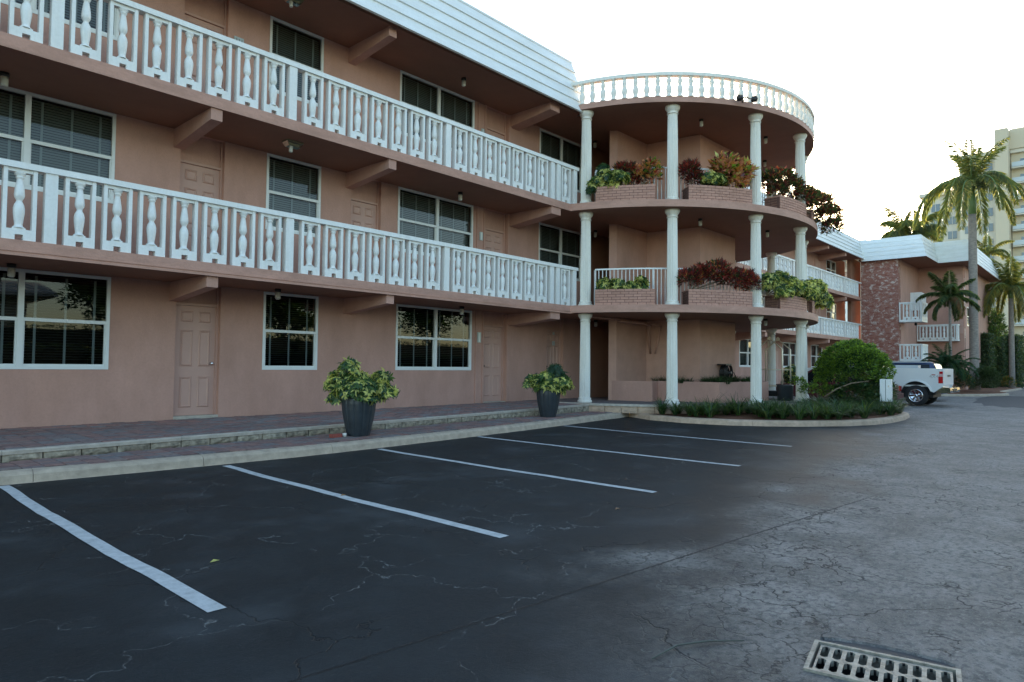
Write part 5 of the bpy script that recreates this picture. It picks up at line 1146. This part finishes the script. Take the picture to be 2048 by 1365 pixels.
def tree(label, x, y, z0, h, R_, n, mats, wts, leaf=.2, name='leafy_tree', tr=.12):
    t = thing(name, (x, y, z0), label, 'tree'); b = MB(); b.tube([(x, y, z0), (x+.1, y, z0+h*.3), (x, y+.1, z0+h*.65)], [tr, tr*.8, tr*.4], 8)
    b.build('trunk', m_bark, t); B = []
    for k in range(9): a = k*2.4; q = R_*.6*(k/9)**.5; B.append((x+q*math.cos(a), y+q*math.sin(a), z0+h*random.uniform(.5, .85), R_*.45, R_*.45, h*.17))
    foliage('crown', B, n, leaf, leaf*.5, mats, wts, t, inner=.3); 
    for q in B[:5]: b = MB(); b.tube([(x, y, z0+h*.35), q[:3]], [tr*.5, tr*.15], 5); b.build('limb', m_bark, t)
    return t
tree('loose green tree between the slender palm and the tall hedges', 59, 7.4, 0, 5.9, 1.3, 2600, [l_mid, l_dark, l_olive], (.4, .35, .25), .22)
tree('dense dark green tree behind the hedges left of the golden palm', 64, 7.35, 0, 6.0, 1.2, 2400, [l_dark, l_palm, l_olive], (.4, .35, .25), .25)
t = thing('variegated_shrub', (26.6, 9.5, .2), 'variegated shrub seen between the third and fourth columns by the far wing', 'shrub'); foliage('foliage', [(26.6, 9.45, 1.12, .45, .42, .38), (26.6, 9.5, .8, .4, .4, .35)], 330, .11, .045, [l_yel, l_mid, l_blue, l_dark], (.25, .3, .2, .25), t, whorl=7, inner=.35); stems(t, (26.6, 9.5, .1), [(26.5, 9.3, .9), (26.7, 9.7, .9)])

# ------------------------------------------------------------------ vehicles
m_tyre = mat('tyre', (.018, .018, .019), .85); m_red = mat('tail_light_red', (.50, .01, .015), .12, coat=1); m_tl = mat('tail_light_clear', (.65, .40, .38), .12, coat=1); m_gap = mat('panel_gap', (.02, .02, .02), .8)
def paint(n, c, ro=.4): return mat(n, c, ro, coat=.35)
m_wp = paint('white_truck_paint', (.74, .74, .72)); m_bp = paint('blue_car_paint', (.02, .045, .12)); m_rp = paint('dark_red_car_paint', (.10, .012, .018)); m_silver = paint('silver_car_paint', (.5, .52, .55))
def wheel(parent, x, y, r_, wd, side, rimr=.62, spokes=6):
    b = MB(); pr = [(r_*.62, -wd/2), (r_*.9, -wd/2), (r_, -wd*.35), (r_, wd*.35), (r_*.9, wd/2), (r_*.62, wd/2)]; n = 32
    b.lathe(pr, n, cap=False); b.v = [(x+v[2], y+v[0], r_+v[1]) for v in b.v]; ty = b.build('wheel', m_tyre, parent)
    b = MB(); s = side*wd/2; b.lathe([(r_*.64, -.02), (r_*.62, .012), (r_*.55, .0), (r_*.52, -.06), (.02, -.065)], n, cap=True)
    for k in range(spokes):
        a = 2*PI*k/spokes; c_, s_ = math.cos(a), math.sin(a); q0, q1, hw = .05, r_*.57, .035
        b.add([(c_*q-s_*h_, s_*q+c_*h_, z) for z in (-.05, -.012) for q in (q0, q1) for h_ in (-hw, hw)], [(4,5,7,6),(0,1,5,4),(2,6,7,3),(0,4,6,2),(1,3,7,5)])
    b.lathe([(.07, -.05), (.065, .005), (.03, .012)], 14); b.v = [(x+side*(v[2]+wd/2-.01), y+v[0], r_+v[1]) for v in b.v]; b.build('rim', m_chrome, ty); return ty
# white pickup, nose towards the building
tk = thing('pickup_truck', (29.5, 7.2, 0), 'white pickup truck parked nose in with its red tail light towards the drive', 'pickup truck')
XL, XR, YR, YF = 28.5, 30.45, 4.86, 10.3; wy = 5.72; wr = .385; zt = 1.40
arch = [(wy+.50*math.cos(a), .40+.50*math.sin(a)) for a in np.linspace(PI-.25, .25, 14)]
def archl(w0, rr_=.5): return [(w0-rr_*math.cos(a), .42+rr_*math.sin(a)) for a in np.linspace(.28, PI-.28, 14)]
side = [(YR, .74), (YR+.02, zt-.03), (YR+.06, zt), (6.85, zt), (6.85, .50)]+[(q[0], q[1]) for q in archl(wy)[::-1]]+[(YR+.28, .52)]
b = MB(); b.extr(side, XL, XL+.10, 'x'); b.extr(side, XR-.10, XR, 'x'); b.box(XL+.1, XR-.1, 6.75, 6.85, .5, zt-.05); b.box(XL+.1, XR-.1, YR+.06, 6.75, .72, .78)
b.build('cargo_bed', m_wp, tk)
b = MB()                                                       # flared arch lip
L1 = archl(wy, .5); L2 = archl(wy, .56)
vs_ = []
for (p, q) in zip(L1, L2): vs_ += [(XL-.03, *p), (XL-.022, *q), (XL+.0, q[0], q[1]+.01)]
b.add(vs_, [(3*i+k, 3*i+3+k, 3*i+4+k, 3*i+1+k) for i in range(13) for k in (0, 1)]); b.build('wheel_arch_lip', m_wp, tk)
b = MB(); b.box(XL+.12, XL+.5, wy-.55, wy+.55, .42, .95); b.build('wheel_well', m_dark, tk)
b = MB(); b.box(XL+.04, XR-.04, YR-.03, YR+.0, .80, zt-.01); b.box(XL+.12, XR-.12, YR-.04, YR-.03, 1.24, 1.34, 0); tg = b.build('tailgate', m_wp, tk)
MB().box(29.2, 29.75, YR-.048, YR-.041, 1.10, 1.16).build('handle', m_black, tg)
b = MB(); b.extr([(YR-.22, .52), (YR-.24, .60), (YR-.22, .70), (YR+.02, .72), (YR+.25, .70), (YR+.3, .62), (YR+.02, .50)], XL+.02, XR-.02, 'x'); bu = b.build('bumper', m_chrome, tk)
b = MB(); b.box(29.1, 29.8, YR-.245, YR-.23, .55, .66); b.build('number_plate_recess', m_black, bu)
for x in (XL-.006, XR-.09):
    b = MB(); b.box(x, x+.096, YR-.012, YR+.13, .86, 1.10, 0); b.box(x, x+.096, YR-.012, YR+.115, 1.10, 1.20, 1); b.box(x, x+.096, YR-.012, YR+.10, 1.20, 1.29, 0); b.build('tail_light', [m_red, m_tl], tk)
cab = [(6.88, .5), (6.88, 1.36), (6.95, 1.40), (7.02, 1.80), (7.15, 1.87), (8.35, 1.87), (8.55, 1.82), (9.15, 1.42), (10.25, 1.30), (10.4, 1.22), (10.42, .5)]
def cabbody(pts, x0, x1, inset, zk): 
    b = MB(); n = len(pts); vs_ = []
    for (x, sg) in ((x0, 1), (x1, -1)):
        for (y, z) in pts: vs_.append((x+sg*(inset*max(0, z-zk)/.45), y, z))
    b.add(vs_, [tuple(range(n))[::-1], tuple(range(n, 2*n))]+[(i, (i+1) % n, n+(i+1) % n, n+i) for i in range(n)]); return b
cabbody(cab, XL, XR, .16, 1.40).build('cab', m_wp, tk)
for x, s in ((XL, 1), (XR, -1)):
    b = MB(); g_ = .004*s; b.add([(x+s*.02-g_, 7.1, 1.44), (x+s*.02-g_, 7.95, 1.44), (x+s*.14-g_, 7.95, 1.78), (x+s*.14-g_, 7.14, 1.78)], [(0,1,2,3)]); b.add([(x+s*.02-g_, 8.0, 1.44), (x+s*.02-g_, 9.0, 1.44), (x+s*.14-g_, 8.5, 1.78), (x+s*.14-g_, 8.0, 1.78)], [(0,1,2,3)]); b.build('side_window', m_carglass, tk)
b = MB(); b.add([(XL+.15, 6.945, 1.42), (XR-.15, 6.945, 1.42), (XR-.24, 7.012, 1.78), (XL+.24, 7.012, 1.78)], [(0,1,2,3)]); b.build('rear_window', m_carglass, tk)
for x, s in ((XL+.14, -1), (XR-.14, 1)):
    for y in (wy, 9.35): wheel(tk, x, y, wr, .26, s)
b = MB(); b.box(XL+.25, XR-.25, 5.2, 10, .32, .6); b.build('chassis', m_black, tk)
m_dc = mat('decal_grey', (.42, .42, .40), .5); text_obj('decal', '4X4', .17, (XL-.006, 5.13, 1.10), -PI/2, m_dc, tk)
MB().box(XL-.012, XL-.007, 5.08, 5.20, 1.155, 1.18).build('decal_flash', m_red, tk)
b = MB(); b.box(XR-.5, XR-.12, 5.9, 6.7, zt-.02, zt+.12); b.build('tool_chest', m_silver, tk)
def car(label, x0, yr, w_, L, H, pt, name='parked_car', z0=.28, suv=False, glass=m_carglass):
    t = thing(name, (x0+w_/2, yr+L/2, 0), label, 'car'); hz = H*.60
    low = [(yr+.05, .3), (yr, .5), (yr+.03, hz-.06), (yr+.12, hz), (yr+L*.28, hz+.03), (yr+L*.70, hz-.0), (yr+L*.95, hz-.14), (yr+L, hz-.26), (yr+L-.02, .3)]
    b = MB(); b.extr(low, x0, x0+w_, 'x'); b.build('body', pt, t)
    ra, rb_ = (.06, .62) if suv else (.20, .55); ga, gb_ = (.02, .74) if suv else (.06, .74)
    gh = [(yr+L*ga, hz-.01), (yr+L*ra, H-.05), (yr+L*(ra+.05), H), (yr+L*rb_, H-.01), (yr+L*gb_, hz)]
    cabbody(gh, x0+.03, x0+w_-.03, .20, hz).build('cabin', pt, t)
    for x, s in ((x0+.03, 1), (x0+w_-.03, -1)):
        b = MB(); q = lambda y, z: (x+s*(.20*max(0, z-hz)/.45)-s*.006, y, z)
        b.add([q(yr+L*(ga+.06), hz+.04), q(yr+L*.38, hz+.04), q(yr+L*.38, H-.08), q(yr+L*(ra+.035), H-.08)], [(0,1,2,3)]); b.add([q(yr+L*.40, hz+.04), q(yr+L*(gb_-.05), hz+.04), q(yr+L*(rb_), H-.08), q(yr+L*.40, H-.08)], [(0,1,2,3)]); b.build('side_window', glass, t)
    b = MB(); b.add([(x0+.2, yr+L*ga+.0, hz+.02), (x0+w_-.2, yr+L*ga+.0, hz+.02), (x0+w_-.28, yr+L*ra-.03, H-.09), (x0+.28, yr+L*ra-.03, H-.09)], [(0,1,2,3)]); b.v = [(v[0], v[1]-.02, v[2]) for v in b.v]; b.build('rear_window', glass, t)
    for xx in (x0-.004, x0+w_-.2): MB().box(xx, xx+.205, yr-.012, yr+.16, hz-.24, hz-.06).build('tail_light', m_red, t)
    MB().box(x0+.02, x0+w_-.02, yr-.08, yr+.1, .34, .52).build('bumper', pt, t)
    for x, s in ((x0+.1, -1), (x0+w_-.1, 1)):
        for y in (yr+L*.2, yr+L*.8): wheel(t, x, y, .31, .2, s)
    return t
car('dark red car parked behind the island bush, only its tail lamp and hood showing', 25.2, 5.85, 1.75, 4.5, 1.38, m_rp)
s_ = car('dark blue estate car with silver roof trim parked beyond the white pickup', 33.2, 5.75, 1.8, 4.6, 1.66, m_bp, suv=True)
MB().box(33.42, 33.48, 6.3, 8.4, 1.665, 1.70).build('roof_rail', m_silver, s_); MB().box(34.72, 34.78, 6.3, 8.4, 1.665, 1.70).build('roof_rail', m_silver, s_)
car('small blue car parked far down the drive at the right edge', 78, 6.1, 1.75, 4.4, 1.4, m_bp)

for i, x in enumerate((-8, 6, 20)): hedge(x, x+13.6, -10.6, -9.2, 2.7+.1*(i % 2), 'tall dark hedge added unseen across the lot to darken window reflections, %s length' % ['left', 'middle', 'right'][i], 3000)  # hedge row added to darken what the ground floor windows reflect
# ------------------------------------------------------------------ the other side of the lot, seen in the window glass
oh = thing('neighbour_house', (6, -17, 0), 'low cream house with wide eaves across the lot, seen reflected in the ground floor windows', 'house')
MB().box(-2, 8.5, -22, -16, 0, 4.6).build('wall', mat('cream_wall', (.62, .55, .42), .8), oh); MB().extr([(-23, 4.6), (-15.2, 4.6), (-15.2, 4.75), (-19, 5.6), (-23, 4.75)], -3, 9.6, 'x').build('roof', mat('tan_roof', (.5, .46, .4), .8), oh)
i_ = 0
for (x, y, h, R_, lab) in ((11.5, -13, 6.4, 2.6, 'round dark tree across the lot beside the neighbouring house'), (16, -15, 7.4, 3.0, 'tall dark tree across the lot, second from the neighbouring house'), (21, -13, 6.2, 2.8, 'spreading tree across the lot opposite the round tower'), (27, -16, 8, 3.2, 'large tree across the lot past the round tower'), (34, -14, 7, 3, 'tree across the lot opposite the parked cars'), (-4, -14, 6.5, 2.6, 'tree at the far left side of the neighbouring house')):
    tree(lab, x, y, 0, h, R_, 2600, [l_dark, l_mid, l_olive], (.5, .3, .2), .34, tr=.2)
for i, x in enumerate((-6, 1, 8, 15, 22, 29)): hedge(x, x+6.9, -4.9, -3.7, 1.75+.1*(i % 2), ('clipped hedge added unseen to darken window reflections, segment %s, behind the camera' % ['far left', 'left', 'nearest', 'right of nearest', 'farther right', 'farthest right'][i]), 2500)  # unseen row added close behind the camera, keeps lit ground out of reflections
for x, lab in ((44, 'hedge along the right side of the drive, nearer length'), (58, 'hedge along the right side of the drive, middle length'), (72, 'hedge along the right side of the drive, far length'), (86, 'hedge along the right side of the drive, fourth length'), (100, 'hedge along the right side of the drive, last length')): hedge(x, x+13.5, -6.5, -4.5, 3.6, 'added unseen '+lab, 2500)  # unseen hedges added to block bright horizon reflections on the vehicles
b = MB(); b.box(-30, 60, -40, -11, -.02, .012); b.build('verge', m_grassg, kind='structure')
